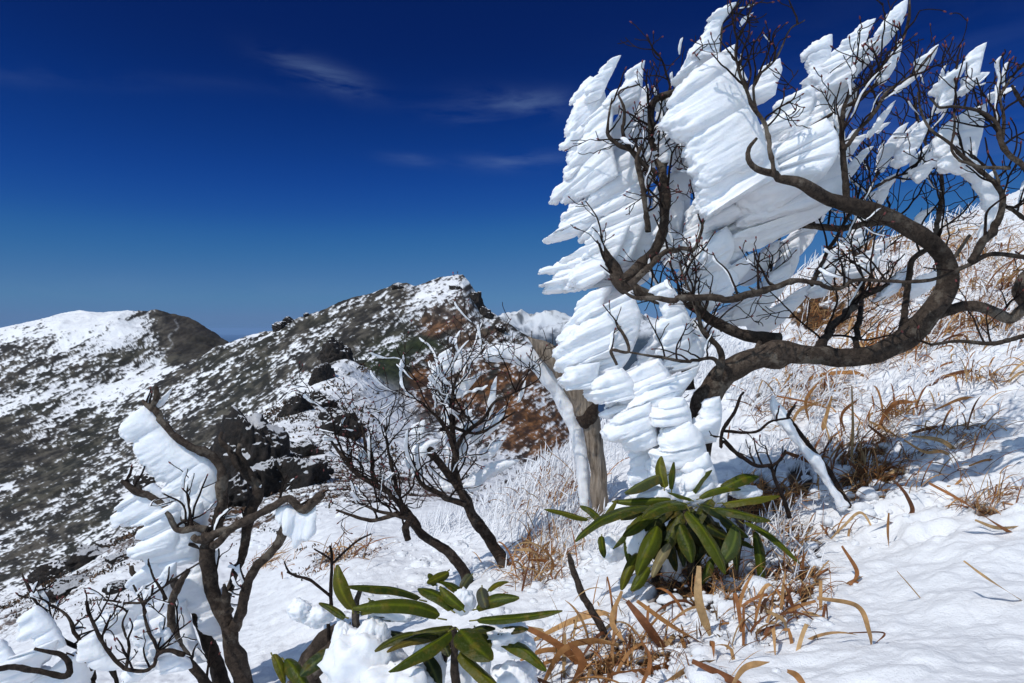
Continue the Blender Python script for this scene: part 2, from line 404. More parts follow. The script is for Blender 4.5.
def far_masks(X, D, V, R):
    x, y, z = V[..., 0], V[..., 1], V[..., 2]
    ld = np.log(D)
    # streaks lie along the fall of the slope, finer with distance
    u = X*.9; v = R
    a = np.radians(33)
    return u, v
def far_mesh():
    px = cols(1150, -480, 1560); px = px[px < 900] if False else px
    d = np.concatenate([np.exp(np.linspace(math.log(12.0), math.log(430), 980)), np.exp(np.linspace(math.log(431), math.log(1300), 260))])
    D, X = np.meshgrid(d, px, indexing='ij')
    V = height(X, D); R = proj(V)[1]
    x, y, z = V[..., 0], V[..., 1], V[..., 2]
    # polar ground coordinates: bearing and log distance keep the patches at a natural size near and far
    A = np.arctan2(x, y); L = np.log(D)
    ca, sa = math.cos(.9), math.sin(.9)
    # coordinates on the slope: along the fall line / across it
    hz = (z-1)/D
    def sn(k, st, s, o=4, g=.55, ang=.60):
        c1, s1 = math.cos(ang), math.sin(ang)
        p, q = A*k, hz*k
        return fbm(np.stack([(p*c1+q*s1)/st, -p*s1+q*c1, L*1.5+s], -1), o, g)
    big = sn(9, 1.5, 3); streak = sn(38, 5.0, 11, 5, .62); fine = sn(185, 3.0, 21, 3, .7); vfine = sn(400, 2.4, 31, 2, .7)
    # material weights -----------------------------------------------------------
    near_r = (1-sstep(24, 60, D))                       # rocky crest close by: mostly snow
    mtn = sstep(430, 620, D)*(1-sstep(250, 300, X))      # the rounded mountain on the left
    peak = sstep(60, 110, D)*(1-mtn)
    scrub = streak*.90+fine*.72+vfine*.62
    # thresholds for snow
    thr = .03*np.ones_like(x)
    # left flank of the ridge: dark scrub with snow between
    fl = sstep(40, 80, D)*(1-mtn)*(1-sstep(400, 455, X+ (R-330)*.35))
    thr = thr*(1-fl)+fl*(.10+.32*big)
    thr = thr*(1-near_r)+near_r*(-.26+.35*big)
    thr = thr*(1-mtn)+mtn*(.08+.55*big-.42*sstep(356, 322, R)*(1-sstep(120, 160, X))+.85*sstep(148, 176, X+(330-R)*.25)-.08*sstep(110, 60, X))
    sky2 = np.interp(X, SK2[:, 0], SK2[:, 1]); sv = np.where(X < 228, R-(350+(228-X)*.62), R-sky2)
    wd_ = np.where(X < 228, 58, 58+np.clip((X-228)*.5, 0, 45))
    fband = sstep(-6, 10, sv)*(1-sstep(wd_, wd_+35, sv))*(D > 55)*(D < 700)*(1-sstep(405, 450, X+(R-330)*.3))*sstep(-80, 10, X)
    thr = thr+.14*fband
    # the face under the summit and the brown hillside
    face = sstep(395, 440, X)*sstep(55, 90, D)*(1-mtn)
    thr = thr*(1-face)+face*(.05+.3*big)
    sm = np.exp(-(((X-460)/26)**2+((R-300)/26)**2)); thr = thr+.13*sm+.20*sstep(0, .25, sn(30, 1.5, 97, 3))*sm
    brownz = np.exp(-(((X-535)/42)**2+((R-435)/60)**2)*.9)+.8*np.exp(-(((X-492)/26)**2+((R-400)/30)**2))+.85*np.exp(-(((X-420)/20)**2+((R-386)/24)**2))+.45*np.exp(-(((X-455)/34)**2+((R-345)/50)**2))*(.6+1.6*sstep(.0, .3, sn(22, 1.2, 91, 3)+.1))
    brownz = np.clip(brownz, 0, 1.3)*(D > 18)*(D < 260)
    thr = thr+.33*brownz*(1-.3*sm)
    greenz = (np.exp(-(((X-388)/26)**2+((R-365)/24)**2)*1.3)+.7*np.exp(-(((X-425)/20)**2+((R-345)/9)**2)))*(D > 45)*(D < 330)
    thr = thr+.42*greenz
    saddle = np.exp(-(((X-262+ (R-380)*1.0)/22)**2))*(D > 60)*(D < 500)
    thr = thr+(.24*sn(15, 4.0, 81, 3)+.14*sn(40, 7.0, 85, 2))*(D > 60)
    veg = sstep(-.13, .12, thr-scrub-.02)               # 1 = vegetation or rock, 0 = snow
    # gully of clean snow right of the rocks
    gul = np.exp(-(((X-(352+(R-360)*.72))/20)**2))*(D > 14)*(D < 90)*sstep(372, 392, R)
    veg = veg*(1-.85*np.clip(gul, 0, 1))
    # trodden path up the left mountain
    path = np.exp(-(((X-(178-(R-318)*.33+3*np.sin(R*.35)))/1.1)**2))*mtn*sstep(316, 322, R)*(1-sstep(366, 376, R))
    veg = veg*(1-.25*path*sstep(-.1, .2, vfine+.1))
    pt = np.array
    mixn = sstep(-.25, .35, fine+.6*sn(60, 1, 51, 3))[..., None]
    grey = pt([.022, .020, .017])*(1-mixn)+pt([.100, .088, .070])*mixn
    green = pt([.018, .026, .010])*(1-mixn)+pt([.040, .050, .020])*mixn
    brown = pt([.055, .026, .012])*(1-mixn)+pt([.26, .115, .040])*mixn
    rock = pt([.035, .026, .022])*(1-mixn)+pt([.13, .105, .09])*mixn
    c = grey
    gm = sstep(-.1, .25, sn(26, 2.5, 61, 3))[..., None]*.2
    c = c*(1-gm)+green*gm
    w = np.clip(greenz*1.6, 0, 1)[..., None]; c = c*(1-w)+green*w
    w = np.clip((brownz-1.2*greenz)*1.7, 0, 1)[..., None]*sstep(-.35, .0, sn(34, 1.3, 71, 3)+.12)[..., None]; c = c*(1-w)+brown*w
    w = np.clip(face*sstep(345, 300, R), 0, 1)[..., None]*.8; c = c*(1-w)+rock*w
    w = (near_r*.8)[..., None]; c = c*(1-w)+rock*w
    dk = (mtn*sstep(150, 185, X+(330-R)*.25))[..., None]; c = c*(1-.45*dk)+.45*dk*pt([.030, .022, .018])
    veg = veg[..., None]
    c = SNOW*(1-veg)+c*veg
    V = V.copy(); V[..., 2] += (veg[..., 0]-.3)*D*.0016*(fine+.5)     # bushes stand a little above the snow
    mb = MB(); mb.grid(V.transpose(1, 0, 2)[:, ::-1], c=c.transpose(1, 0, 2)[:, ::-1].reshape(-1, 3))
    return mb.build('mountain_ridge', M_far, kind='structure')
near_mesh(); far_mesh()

# ground behind and beside the camera, so that light bounces as on the real slope
mb = MB(); gx = np.linspace(-14, 14, 29); gy = np.linspace(-12, .44, 15)
GX, GY = np.meshgrid(gx, gy, indexing='ij')
q = height(np.clip(512+F*GX/.6, -470, 1550), np.full(GX.shape, .45), False)[..., 2]
GZ = .25+.12*np.clip(GX, -6, 6)-.02*GY-.5
GZ = np.where(GY > .3, np.minimum(GZ, q), GZ)-.02
mb.grid(np.stack([GX, GY, GZ], -1), c=SNOW); mb.build('snow_slope', M_near, kind='structure')

# snow-covered range 30 km away
def far_range():
    px = np.linspace(380, 1100, 620); d = np.linspace(20000, 36000, 150)
    D, X = np.meshgrid(d, px, indexing='ij'); p = P(X, HOR+0*X, D); x, y = p[..., 0], p[..., 1]
    u = (D-20000)/16000
    env = np.sin(np.clip(u, 0, 1)*math.pi)**.8
    crest = -330+260*np.exp(-((X-545)/30)**2)+260*np.exp(-((X-505)/18)**2)+150*fbm(v3(X/60., 0*X, 1), 3)
    rg = 0
    for k, l in enumerate((5200, 2600, 1300, 650, 330)):
        rg = rg+(.5-np.abs(perlin(v3(x/l, y/l, k*3.3)))*1.6)*l*.24
    z = -1500+(crest+1500)*env+rg*(.3+.7*env)
    V = np.stack([x, y, z], -1)
    g = .8*np.clip((z+420+260*fbm(v3(x/900, y/900, 8), 4))/380, 0, 1)[..., None]
    tr = sstep(.0, .3, fbm(v3(x/420, y/420, 3), 4, .7))[..., None]*.85
    c = np.array([.020, .028, .030])*(1-g)+(SNOW*(1-tr)+np.array([.05, .05, .055])*tr)*g
    mb = MB(); mb.grid(V.transpose(1, 0, 2)[:, ::-1], c=c.transpose(1, 0, 2)[:, ::-1].reshape(-1, 3))
    m = m_tint('far_range_surface', .9, ())
    mb.build('distant_range', m, kind='structure')
far_range()
# the sea far below
m, nt, b = mat('sea_water'); b.inputs['Base Color'].default_value = (.012, .035, .075, 1); b.inputs['Roughness'].default_value = .35
n = noise_n(nt, .0004, 5, .6); bump(nt, b, n.outputs[0], .3, 300)
mb = MB(); ra = np.concatenate([[1000], np.exp(np.linspace(math.log(5000), math.log(220000), 40))]); an = np.linspace(0, 2*math.pi, 97)[:-1]
RR, AA = np.meshgrid(ra, an, indexing='ij'); mb.grid(np.stack([RR*np.sin(AA), RR*np.cos(AA), -1700+0*RR], -1), closev=True)
mb.build('sea', m, kind='structure')
# ================================================================ BRANCHES, TWIGS, RIME
WIND = np.array([-.86, .30, -.40]); WIND /= np.linalg.norm(WIND)
def path3(pts, d0):
    """pts: (col,row,radius px[,distance]) -> rows of x,y,z,r"""
    out = []; d = d0
    for p in pts:
        if len(p) > 3: d = p[3]
        q = P(p[0], p[1], d); out.append([*q, p[2]*d/F])
    return np.array(out)
def limb(mb, pts, d0, sides=12, gnarl=.22, seed=0, wob=.13, kink=1.0):
    A = path3(pts, d0); S = smooth_path(A, max(.006, A[:, 3].mean()*.55)); C = S[:, :3].copy(); R = np.maximum(S[:, 3], .0006)
    w = fbm(np.stack([np.arange(len(C))*.11+seed*3, np.zeros(len(C))+seed, np.zeros(len(C))], -1), 3)
    w2 = fbm(np.stack([np.arange(len(C))*.11+seed*3, np.zeros(len(C))+seed+50, np.zeros(len(C))], -1), 3)
    T, N, B = frames(C); C += (N*w[:, None]+B*w2[:, None])*R[:, None]*wob*4*np.sin(np.linspace(0, math.pi, len(C)))[:, None]
    # kinks, knots and swellings
    rr_ = np.random.default_rng(int(seed*13+len(C))); ac = np.concatenate([[0], np.cumsum(np.linalg.norm(np.diff(C, axis=0), axis=1))]); rm = R.mean()
    nk = max(2, int(ac[-1]/(rm*9))); kx = np.sort(rr_.uniform(0, ac[-1], nk)); kx = np.concatenate([[0], kx, [ac[-1]]])
    for D_ in (N, B):
        ky = np.concatenate([[0], rr_.uniform(-.75, .75, nk), [0]]); C = C+D_*(np.interp(ac, kx, ky)*np.minimum(R, rm*1.3)*kink)[:, None]
    for _ in range(int(ac[-1]/(rm*14))):
        k0 = rr_.uniform(0, ac[-1]); R = R*(1+rr_.uniform(.06, .28)*np.exp(-((ac-k0)/(rm*rr_.uniform(.7, 1.6)))**2))
    R = R*(1+.10*perlin(np.stack([ac/(rm*5), 0*ac+seed, 0*ac], -1)))
    tube(mb, C, R, sides, gnarl, True, seed)
    for _ in range(int(ac[-1]/(rm*26)) if rm > .006 else 0):      # broken stubs
        k = int(rr_.uniform(.08, .92)*len(C)); a_ = rr_.uniform(0, 6.28); d_ = N[k]*math.cos(a_)+B[k]*math.sin(a_)+T[k]*rr_.uniform(.3, .9); d_ /= np.linalg.norm(d_); l_ = R[k]*rr_.uniform(1.6, 2.8)
        q = C[k]+d_[None]*np.linspace(0, l_, 5)[:, None]; tube(mb, q, R[k]*np.array([.5, .42, .34, .3, .22]), 8, .25, True, k)
    return C, R
def twig(mb, bud, r, start, dr, L, r0, lev, store=None, up=.12):
    n = max(4, int(5+L*22)); p = np.array(start, float); d = np.array(dr, float); d /= np.linalg.norm(d)
    pts = [p.copy()]; rad = [r0]; kink = r.uniform(.12, .26)
    for i in range(n):
        d = d+r.normal(size=3)*kink*np.array([1, .7, 1])+np.array([0, 0, up*.5]); d /= np.linalg.norm(d)
        p = p+d*L/n; pts.append(p.copy()); rad.append(r0*(1-.45*(i+1)/n))
        if lev > 0 and i >= 1 and r.random() < (.42 if lev > 1 else .3):
            s = np.cross(d, [0, 1, 0.15])*(1 if r.random() < .5 else -1)
            nd = d*math.cos(.75)+s/np.linalg.norm(s)*math.sin(r.uniform(.5, 1.0))+r.normal(size=3)*.15
            twig(mb, bud, r, p, nd, L*r.uniform(.35, .65), r0*.62*(1-.4*i/n), lev-1, store, up)
    pts = np.array(pts); rad = np.array(rad)
    S = smooth_path(np.hstack([pts, rad[:, None]]), .012)
    tube(mb, S[:, :3], np.maximum(S[:, 3], .0013), 6 if r0 > .0025 else 5, .12, True, 1)
    if store is not None: store.append((S[:, :3], lev))
    if bud is not None and r.random() < .5:
        e = S[-1, :3]; t = S[-1, :3]-S[-2, :3]; t /= np.linalg.norm(t)+1e-9
        q = np.array([e-t*.001, e+t*.002, e+t*.005, e+t*.0085]); tube(bud, q, np.array([.0013, .0024, .0021, .0006]), 6)

def slab(mb, roots, d0, seed=0, hr=.30, pw=4.0, lobes=5.0, wind=WIND, rough=1.0, back=.04, hmax=.035, curve=0.0, rd=0.0):
    """hard rime grown from a branch: roots (col,row,growth px[,distance])"""
    rw_ = np.random.default_rng(int(seed*331) % 99991); wind = np.asarray(wind)+rw_.normal(0, .10, 3); wind = wind/np.linalg.norm(wind)
    A = path3(roots, d0); ln = np.linalg.norm(np.diff(A[:, :3], axis=0), axis=1).sum()
    lm_ = A[:, 3].max(); k_ = np.linspace(0, 1, len(A)); A[:, 3] = np.maximum(A[:, 3], lm_*np.where(k_ < .5, .66, .55)) if lm_*F/d0 > 17 and len(A) > 2 else A[:, 3]; pw = max(pw, 9.0) if lm_*F/d0 > 17 else pw
    S = smooth_path(A, max(.0018, ln/130)); rime_from(mb, S[:, :3], S[:, 3]*1.17, seed, hr, pw, lobes, wind, rough, back, hmax, curve, 64, rd)
def rime_from(mb, C, Lg, seed=0, hr=.30, pw=4.0, lobes=5.0, wind=WIND, rough=1.0, back=.04, hmax=.035, curve=0.0, nphi=44, rd=0.0):
    n = len(C); s = np.linspace(0, 1, n); ln = np.linalg.norm(np.diff(C, axis=0), axis=1).sum()
    e = np.maximum(0, 1-np.abs(2*s-1)**pw)**.45
    # lobes: rounded humps with creases between
    ph = s*max(1.0, lobes)+.9*perlin(np.stack([s*3.1, 0*s+seed*1.7, 0*s], -1))+seed*.37
    hump = np.abs(np.sin(ph*math.pi))**.55
    nz = perlin(np.stack([s*ln/.035, 0*s+seed*2.3, 0*s+5], -1))
    rl_ = np.random.default_rng(int(seed*977) % 100003); tb_ = rl_.uniform(.74, 1.16, 40); ix_ = np.abs(ph)+.0; i0_ = np.floor(ix_).astype(int) % 39; fr_ = sstep(.35, .65, ix_-np.floor(ix_)-.5+.5)
    Lm = Lg*(.86+.14*hump+.05*nz*rough)*(tb_[i0_]*(1-fr_*.0))*1.04
    Lm = np.convolve(np.pad(Lm, 2, 'edge'), np.ones(5)/5, 'valid')
    T = np.gradient(C, axis=0); T /= np.linalg.norm(T, axis=1)[:, None]+1e-9
    W = wind[None]+.10*np.stack([perlin(np.stack([s*4, 0*s+seed, 0*s+k], -1)) for k in range(3)], -1); W /= np.linalg.norm(W, axis=1)[:, None]
    Nn = np.cross(W, T); Nn /= np.linalg.norm(Nn, axis=1)[:, None]+1e-9
    h = np.minimum(hr*Lm, hmax)*1.25*(.72+.28*hump)*(.45+.55*e)
    phi = np.linspace(0, 2*math.pi, nphi, endpoint=False); cp, sp_ = np.cos(phi), np.sin(phi)
    t = .5-.5*np.sign(cp)*np.abs(cp)**.52
    prof = (.38+.70*t)*np.abs(sp_)**.85*np.sign(sp_)*(1-rd)+rd*(.85+.25*t)*sp_; t = t*(1-rd)+rd*(.5-.5*cp)
    V = C[:, None]+W[:, None]*((t[None]*(Lm*e)[:, None])-back*Lm[:, None]*.3)[..., None]+Nn[:, None]*(prof[None]*(h*e**.5)[:, None])[..., None]
    V = V+curve*np.array([0, 0, -1.0])*(t**2)[None, :, None]*Lm[:, None, None]
    # ribs and feathers running along the growth direction
    wd = wind/np.linalg.norm(wind); a1 = np.cross(wd, [0, 1, 0]); a1 /= np.linalg.norm(a1); a2 = np.cross(wd, a1)
    q = np.stack([V@wd*.28, V@a1, V@a2], -1)+seed*1.3
    f1 = .5-np.abs(perlin(q/.030))*1.7; f2 = .5-np.abs(perlin(q/.013+9))*1.7
    q3 = np.stack([V@wd*.8, V@a1, V@a2], -1); f3 = perlin(q3/.006)
    du = np.gradient(V, axis=0); dv = np.roll(V, -1, 1)-np.roll(V, 1, 1)
    Nv = np.cross(du, dv); Nv /= np.linalg.norm(Nv, axis=2)[..., None]+1e-12
    cen = V.mean(1, keepdims=True); sgn = np.sign(((V-cen)*Nv).sum(2).mean()); Nv = Nv*sgn
    am = np.minimum(1, Lm/.06)[:, None]*(e[:, None]**.5)*(.35+.65*t[None])*rough
    V = V+Nv*(am*(-.0019*f1-.0007*f2+.0010*f3+(.5+.8*t[None])*(.0100*(np.abs(perlin(q3/.034+5))-.25)+.0060*(np.abs(perlin(q3/.017+8))-.25)+.0032*(np.abs(perlin(q3/.0085+2))-.25))))[..., None]
    # ragged front edge
    V = V+wd*(am*np.clip(t[None]-.55, 0, 1)*.020*(perlin(q/.016+3)+.4*perlin(q/.007)))[..., None]
    if sgn < 0: mb.grid(V[:, ::-1], closev=True)
    else: mb.grid(V, closev=True)
def lump(mb, c, rad, seed=0, rough=.2, n=26):
    """rounded knob of snow or rime"""
    u = np.linspace(0.02, math.pi-.02, n); v = np.linspace(0, 2*math.pi, n*2, endpoint=False); U, Vv = np.meshgrid(u, v, indexing='ij')
    D = np.stack([np.sin(U)*np.cos(Vv), np.sin(U)*np.sin(Vv), np.cos(U)], -1)
    k = 1+rough*fbm(D*1.4+seed*3.1, 4, .55)+rough*.35*(.4-np.abs(perlin(D*4+seed)))
    mb.grid((np.asarray(c)+D*k[..., None]*np.asarray(rad))[:, ::-1], closev=True)

def sprout(mb, bud, r, C, R, n, L, r0=None, lev=2, store=None, lo=.1, hi=1.0, bias=(0, 0, 1), spread=.8, up=.12):
    for i in range(int(math.ceil(n*.68))):
        k = int(len(C)*r.uniform(lo, hi)); k = min(max(k, 1), len(C)-2); T = C[k+1]-C[k-1]; T /= np.linalg.norm(T)
        d = np.array(bias, float)+T*.45+r.normal(size=3)*spread*np.array([.8, .55, .6]); d /= np.linalg.norm(d)
        rr = (R[k]*.5 if r0 is None else r0); rr = min(rr, .0042)
        twig(mb, bud, r, C[k], d, L*r.uniform(.8, 1.6), max(rr*r.uniform(.8, 1), .0030), lev, store, up)
def mini_rime(mb, store, r, p, L, seed=0, wind=WIND):
    for i, (C, lev) in enumerate(store):
        if r.random() > p or len(C) < 5 or (lev == 0 and len(store) > 24 and r.random() < .8): continue
        a = int(len(C)*r.uniform(0, .35)); Q = C[a:]
        if len(Q) < 4: continue
        Q = smooth_path(Q, .004)
        if len(Q) < 6: continue
        g = L*r.uniform(.5, 1.5)*(.55+.45*np.linspace(0, 1, len(Q)))
        rime_from(mb, Q, g, seed+i, .36, 5, max(2, len(Q)*.004/.016), wind, .8, nphi=18)

# ---------------------------------------------------------------- the big rimed tree on the right
TR = P(702, 455, 2.0)
tree = thing('rimed_tree', 'gnarled bare tree on the right slope with huge slabs of wind-blown rime', 'tree', TR)
R1 = np.random.default_rng(11)
def part_limb(name, pts, d, tw, lvl=2, L=.13, mat_=None, tree=tree, r=R1, sides=12, gn=.22, rime=(.10, .011), bias=(0, 0, 1), seed=0, lo=.1, hi=1.0, spread=.8, up=.12, wind=WIND, thin=.61):
    k_ = .84 if name == 'trunk' and thin == .61 else thin
    pts = [(p[0], p[1], p[2]*k_, *p[3:]) for p in pts]
    mb = MB(); C, R = limb(mb, pts, d, sides, gn, seed)
    o = mb.build(name, mat_ or M_bark, tree)
    if tw:
        tm = MB(); bm = MB(); st = []
        sprout(tm, bm, r, C, R, tw, L, None, lvl, st, lo, hi, bias, spread, up)
        to = tm.build('twigs', M_twig, o); to['kind'] = 'stuff'
        if bm.n: bo = bm.build('buds', M_bud, o); bo['kind'] = 'stuff'
        if rime and rime[0] > 0:
            rm = MB(); mini_rime(rm, st, r, rime[0], rime[1], seed*10, wind)
            if rm.n: ro = rm.build('twig_rime', M_rime, o); ro['kind'] = 'stuff'
    return C, R
# trunk rising from behind the evergreen, sweeping right, back over and left again
part_limb('trunk', [(698, 530, 15, 2.02), (697, 470, 14, 2.02), (700, 430, 15, 2.02), (706, 400, 15, 2.0), (722, 374, 14), (752, 357, 13, 1.98), (785, 350, 12), (820, 353, 11.5, 1.95), (850, 354, 11), (880, 346, 11.5, 1.92), (903, 328, 13), (924, 305, 12.5, 1.88), (942, 283, 11.5), (940, 262, 11), (926, 241, 10.5, 1.85), (900, 223, 10), (865, 207, 9.5, 1.83), (828, 195, 8.5), (800, 183, 6.5, 1.8), (775, 176, 4.5), (757, 168, 3.6, 1.78), (750, 158, 3.2), (750, 148, 2.6), (757, 138, 1.5)], 2.0, 0, seed=1, gn=.16)
part_limb('limb', [(905, 325, 10, 1.92), (925, 321, 8.5), (950, 312, 8), (975, 306, 8.5), (996, 313, 8.5), (1010, 318, 8), (1022, 308, 9, 1.9), (1045, 292, 10), (1075, 285, 10)], 1.92, 4, 2, .10, seed=2, bias=(.1, 0, .8))
part_limb('limb', [(1028, 310, 8, 1.95), (1020, 296, 9), (1019, 282, 8), (1030, 268, 6), (1050, 255, 5)], 1.95, 0, seed=3)
part_limb('limb', [(1060, 262, 4, 1.8), (1024, 258, 3.6), (991, 255, 3.6), (972, 264, 3.3), (947, 275, 3), (925, 281, 2.8), (886, 281, 2.8), (856, 280, 3), (840, 288, 3.4), (822, 285, 3.6), (799, 279, 4.2), (776, 286, 5), (754, 293, 6), (729, 298, 6), (692, 300, 5.5), (655, 298, 4.4), (636, 298, 3), (622, 290, 2)], 1.8, 16, 2, .12, seed=4, bias=(0, .1, .9), lo=.15, hi=.9, sides=10)
# left cluster: upright stems
part_limb('limb', [(780, 340, 11, 2.1), (750, 336, 10), (722, 326, 9), (700, 312, 8), (680, 300, 7), (655, 302, 8), (632, 292, 12), (618, 280, 13), (612, 266, 9), (603, 252, 6), (598, 240, 4)], 2.1, 10, 2, .11, seed=5, bias=(-.25, -.3, .8), lo=.45)
part_limb('limb', [(622, 284, 10, 2.08), (640, 264, 9), (653, 250, 8.5), (660, 232, 8), (662, 207, 8), (662, 182, 7.5), (657, 160, 6.5), (651, 139, 6), (652, 118, 5.5), (655, 102, 5.5), (665, 97, 5), (679, 93, 4.5), (690, 90, 2.5)], 2.08, 26, 2, .13, seed=6, bias=(-.1, -.25, .9), lo=.2)
part_limb('limb', [(657, 175, 4, 2.05), (645, 165, 4), (640, 160, 3.6), (628, 150, 4), (618, 145, 3.8), (609, 137, 3), (608, 125, 2.2), (612, 98, 1.2)], 2.05, 5, 1, .07, seed=7)
part_limb('limb', [(646, 190, 4, 2.05), (641, 172, 4), (639, 160, 3.2), (629, 145, 3.6), (624, 130, 3), (624, 110, 2.3), (619, 92, 1.5), (640, 84, 1.2)], 2.05, 5, 1, .07, seed=8)
part_limb('limb', [(648, 232, 4.5, 2.0), (645, 202, 4), (639, 178, 3.6), (637, 160, 3.2), (641, 146, 2.6)], 2.0, 6, 1, .07, seed=9, bias=(-.3, -.2, .8))
part_limb('limb', [(664, 168, 4.5, 2.1), (669, 150, 4.5), (667, 128, 2.5), (671, 118, 2.2), (688, 105, 1.8), (700, 88, 1.3)], 2.1, 5, 1, .08, seed=10)
part_limb('limb', [(630, 285, 6, 2.0), (660, 255, 4.5), (680, 250, 4), (694, 250, 3), (700, 235, 2.5), (706, 215, 2), (710, 190, 1.4), (712, 175, 1)], 2.0, 12, 2, .10, seed=11, bias=(.1, -.2, .9), lo=.3)
part_limb('limb', [(690, 390, 9, 2.05), (688, 370, 8), (680, 350, 7), (672, 335, 6), (676, 318, 4.5), (689, 300, 3.4), (706, 312, 3)], 2.05, 9, 2, .12, seed=12, bias=(.1, -.2, .9))
part_limb('limb', [(716, 380, 8, 1.95), (722, 360, 6), (718, 345, 4.5), (704, 330, 3.5), (698, 312, 3), (690, 292, 2.4), (683, 275, 1.6), (679, 262, 1)], 1.95, 12, 2, .10, seed=13, bias=(0, -.2, .9))
part_limb('limb', [(722, 368, 5, 1.9), (712, 358, 3), (690, 361, 2.6), (665, 358, 2.4), (645, 355, 2), (628, 352, 1.5)], 1.9, 7, 1, .09, seed=14, bias=(0, -.2, .9))
# right and upper branches
part_limb('limb', [(847, 208, 6, 1.86), (846, 190, 5.5), (844, 168, 5), (842, 148, 4.5), (841, 128, 4), (842, 112, 3.5), (848, 98, 2.5), (862, 86, 1.8), (880, 74, 1.2)], 1.86, 12, 2, .14, seed=15, lo=.35, bias=(.3, -.1, .8))
part_limb('limb', [(844, 150, 3.5, 1.85), (858, 130, 3.2), (876, 112, 3), (888, 92, 2.5), (905, 80, 1.8), (922, 66, 1.5), (938, 46, 1)], 1.85, 7, 1, .09, seed=16, bias=(.5, 0, .6))
part_limb('limb', [(774, 177, 3.5, 1.78), (765, 128, 3.6), (752, 105, 3), (744, 85, 2.6), (738, 68, 2), (735, 50, 1.6), (741, 30, 1)], 1.8, 14, 2, .12, seed=17, lo=.3, bias=(.25, 0, .9))
part_limb('limb', [(758, 115, 2.6, 1.8), (755, 98, 2.2), (757, 78, 2), (775, 60, 1.6), (790, 30, 1.2), (805, 20, .9)], 1.82, 6, 1, .09, seed=18, bias=(.5, 0, .8))
part_limb('limb', [(722, 70, 2.4, 1.95), (720, 55, 2.2), (721, 38, 2), (724, 20, 1.6), (739, 3, 1)], 1.95, 5, 1, .09, seed=19, bias=(.6, 0, .7))
part_limb('limb', [(806, 182, 4, 1.9), (806, 152, 3.4), (808, 130, 3), (830, 116, 2.6), (858, 100, 2.2), (878, 82, 1.8), (898, 50, 1.3), (908, 20, 2.4), (910, -3, 1.2)], 1.9, 9, 1, .10, seed=20, lo=.4, bias=(.2, 0, .8))
part_limb('limb', [(856, 356, 5, 2.02), (858, 325, 4.5, 2.2), (861, 300, 4, 2.4), (860, 268, 3.8), (859, 240, 3.4), (859, 215, 2.8), (868, 190, 2.2), (888, 160, 1.6), (903, 132, 1.1)], 2.45, 22, 2, .18, seed=21, lo=.35, bias=(.15, 0, .9), mat_=M_barkd)
part_limb('limb', [(900, 340, 5, 1.96), (904, 322, 5, 2.0), (908, 300, 5, 2.1), (912, 262, 4.5), (935, 245, 4), (938, 225, 4), (940, 205, 3.6), (941, 182, 3), (937, 160, 2.4), (926, 142, 2), (918, 118, 1.5), (916, 96, 1.1)], 2.2, 16, 2, .16, seed=22, lo=.35, bias=(.1, 0, .9))
part_limb('limb', [(806, 356, 7, 2.02), (822, 340, 7, 2.1), (840, 320, 6, 2.2), (858, 303, 6, 2.3), (878, 292, 5.5), (900, 286, 5), (925, 282, 4), (950, 262, 3.4), (970, 235, 2.4)], 2.3, 14, 2, .16, seed=23, bias=(0, 0, .9))
part_limb('limb', [(800, 226, 6, 2.2), (780, 227, 7), (765, 230, 7), (748, 236, 6.5), (738, 240, 4), (748, 222, 2.6), (758, 206, 2)], 2.2, 8, 2, .09, seed=24)
part_limb('limb', [(900, 222, 5, 2.1), (870, 225, 5), (840, 228, 5), (815, 226, 5), (798, 225, 5)], 2.15, 14, 2, .16, seed=25, bias=(.2, .1, .8))
part_limb('limb', [(720, 330, 4, 2.3), (745, 320, 4), (764, 300, 4), (768, 285, 3.6), (772, 262, 3), (778, 245, 2.4), (782, 230, 1.6)], 2.3, 10, 2, .12, seed=26)
part_limb('limb', [(971, 262, 6, 1.75), (980, 248, 6.5), (988, 236, 6), (999, 218, 5), (1003, 198, 4.5), (994, 182, 4), (978, 170, 3.6), (960, 154, 3.2), (948, 142, 2.6), (930, 128, 2.2), (921, 110, 1.8), (918, 92, 1.1)], 1.75, 8, 1, .09, seed=27, bias=(.3, 0, .9))
part_limb('limb', [(1040, 205, 5, 1.7), (1024, 170, 4.5), (1008, 155, 4.2), (1000, 140, 4), (998, 126, 3.6), (990, 117, 3), (975, 110, 2.6), (955, 107, 2.2), (940, 106, 2), (930, 98, 1.4)], 1.7, 11, 2, .10, seed=28, lo=.2, bias=(.2, 0, .9))
part_limb('limb', [(1010, 168, 3, 1.72), (985, 167, 2.8), (965, 162, 2.4), (952, 150, 2), (954, 130, 1.7), (955, 105, 1.4), (957, 80, 1)], 1.72, 7, 1, .09, seed=29)
part_limb('limb', [(1040, 230, 3.4, 1.8), (1015, 212, 3.2), (1003, 203, 3), (1000, 185, 2.6), (994, 165, 2.2)], 1.8, 5, 1, .1, seed=30)
part_limb('limb', [(1003, 140, 2.8, 1.72), (1005, 118, 2.4), (1000, 98, 2), (1008, 84, 1.7), (1018, 70, 1.2), (1035, 60, .9)], 1.72, 6, 2, .09, seed=31, bias=(.4, 0, .8))
part_limb('limb', [(1060, 150, 5, 1.75), (1035, 118, 4.4), (1020, 100, 3.2), (1012, 85, 2.2)], 1.75, 5, 1, .1, seed=32)
part_limb('limb', [(812, 285, 3, 1.84), (820, 265, 3, 2.0), (835, 240, 3), (850, 215, 2.6), (872, 190, 2.2), (900, 175, 1.8), (935, 168, 1.2)], 2.4, 16, 2, .16, seed=33, bias=(.4, 0, .6), mat_=M_barkd)
part_limb('limb', [(1060, 330, 4, 1.7), (1020, 338, 3.6), (985, 343, 3.4), (955, 342, 2.6), (930, 345, 2)], 1.7, 3, 1, .08, seed=34)
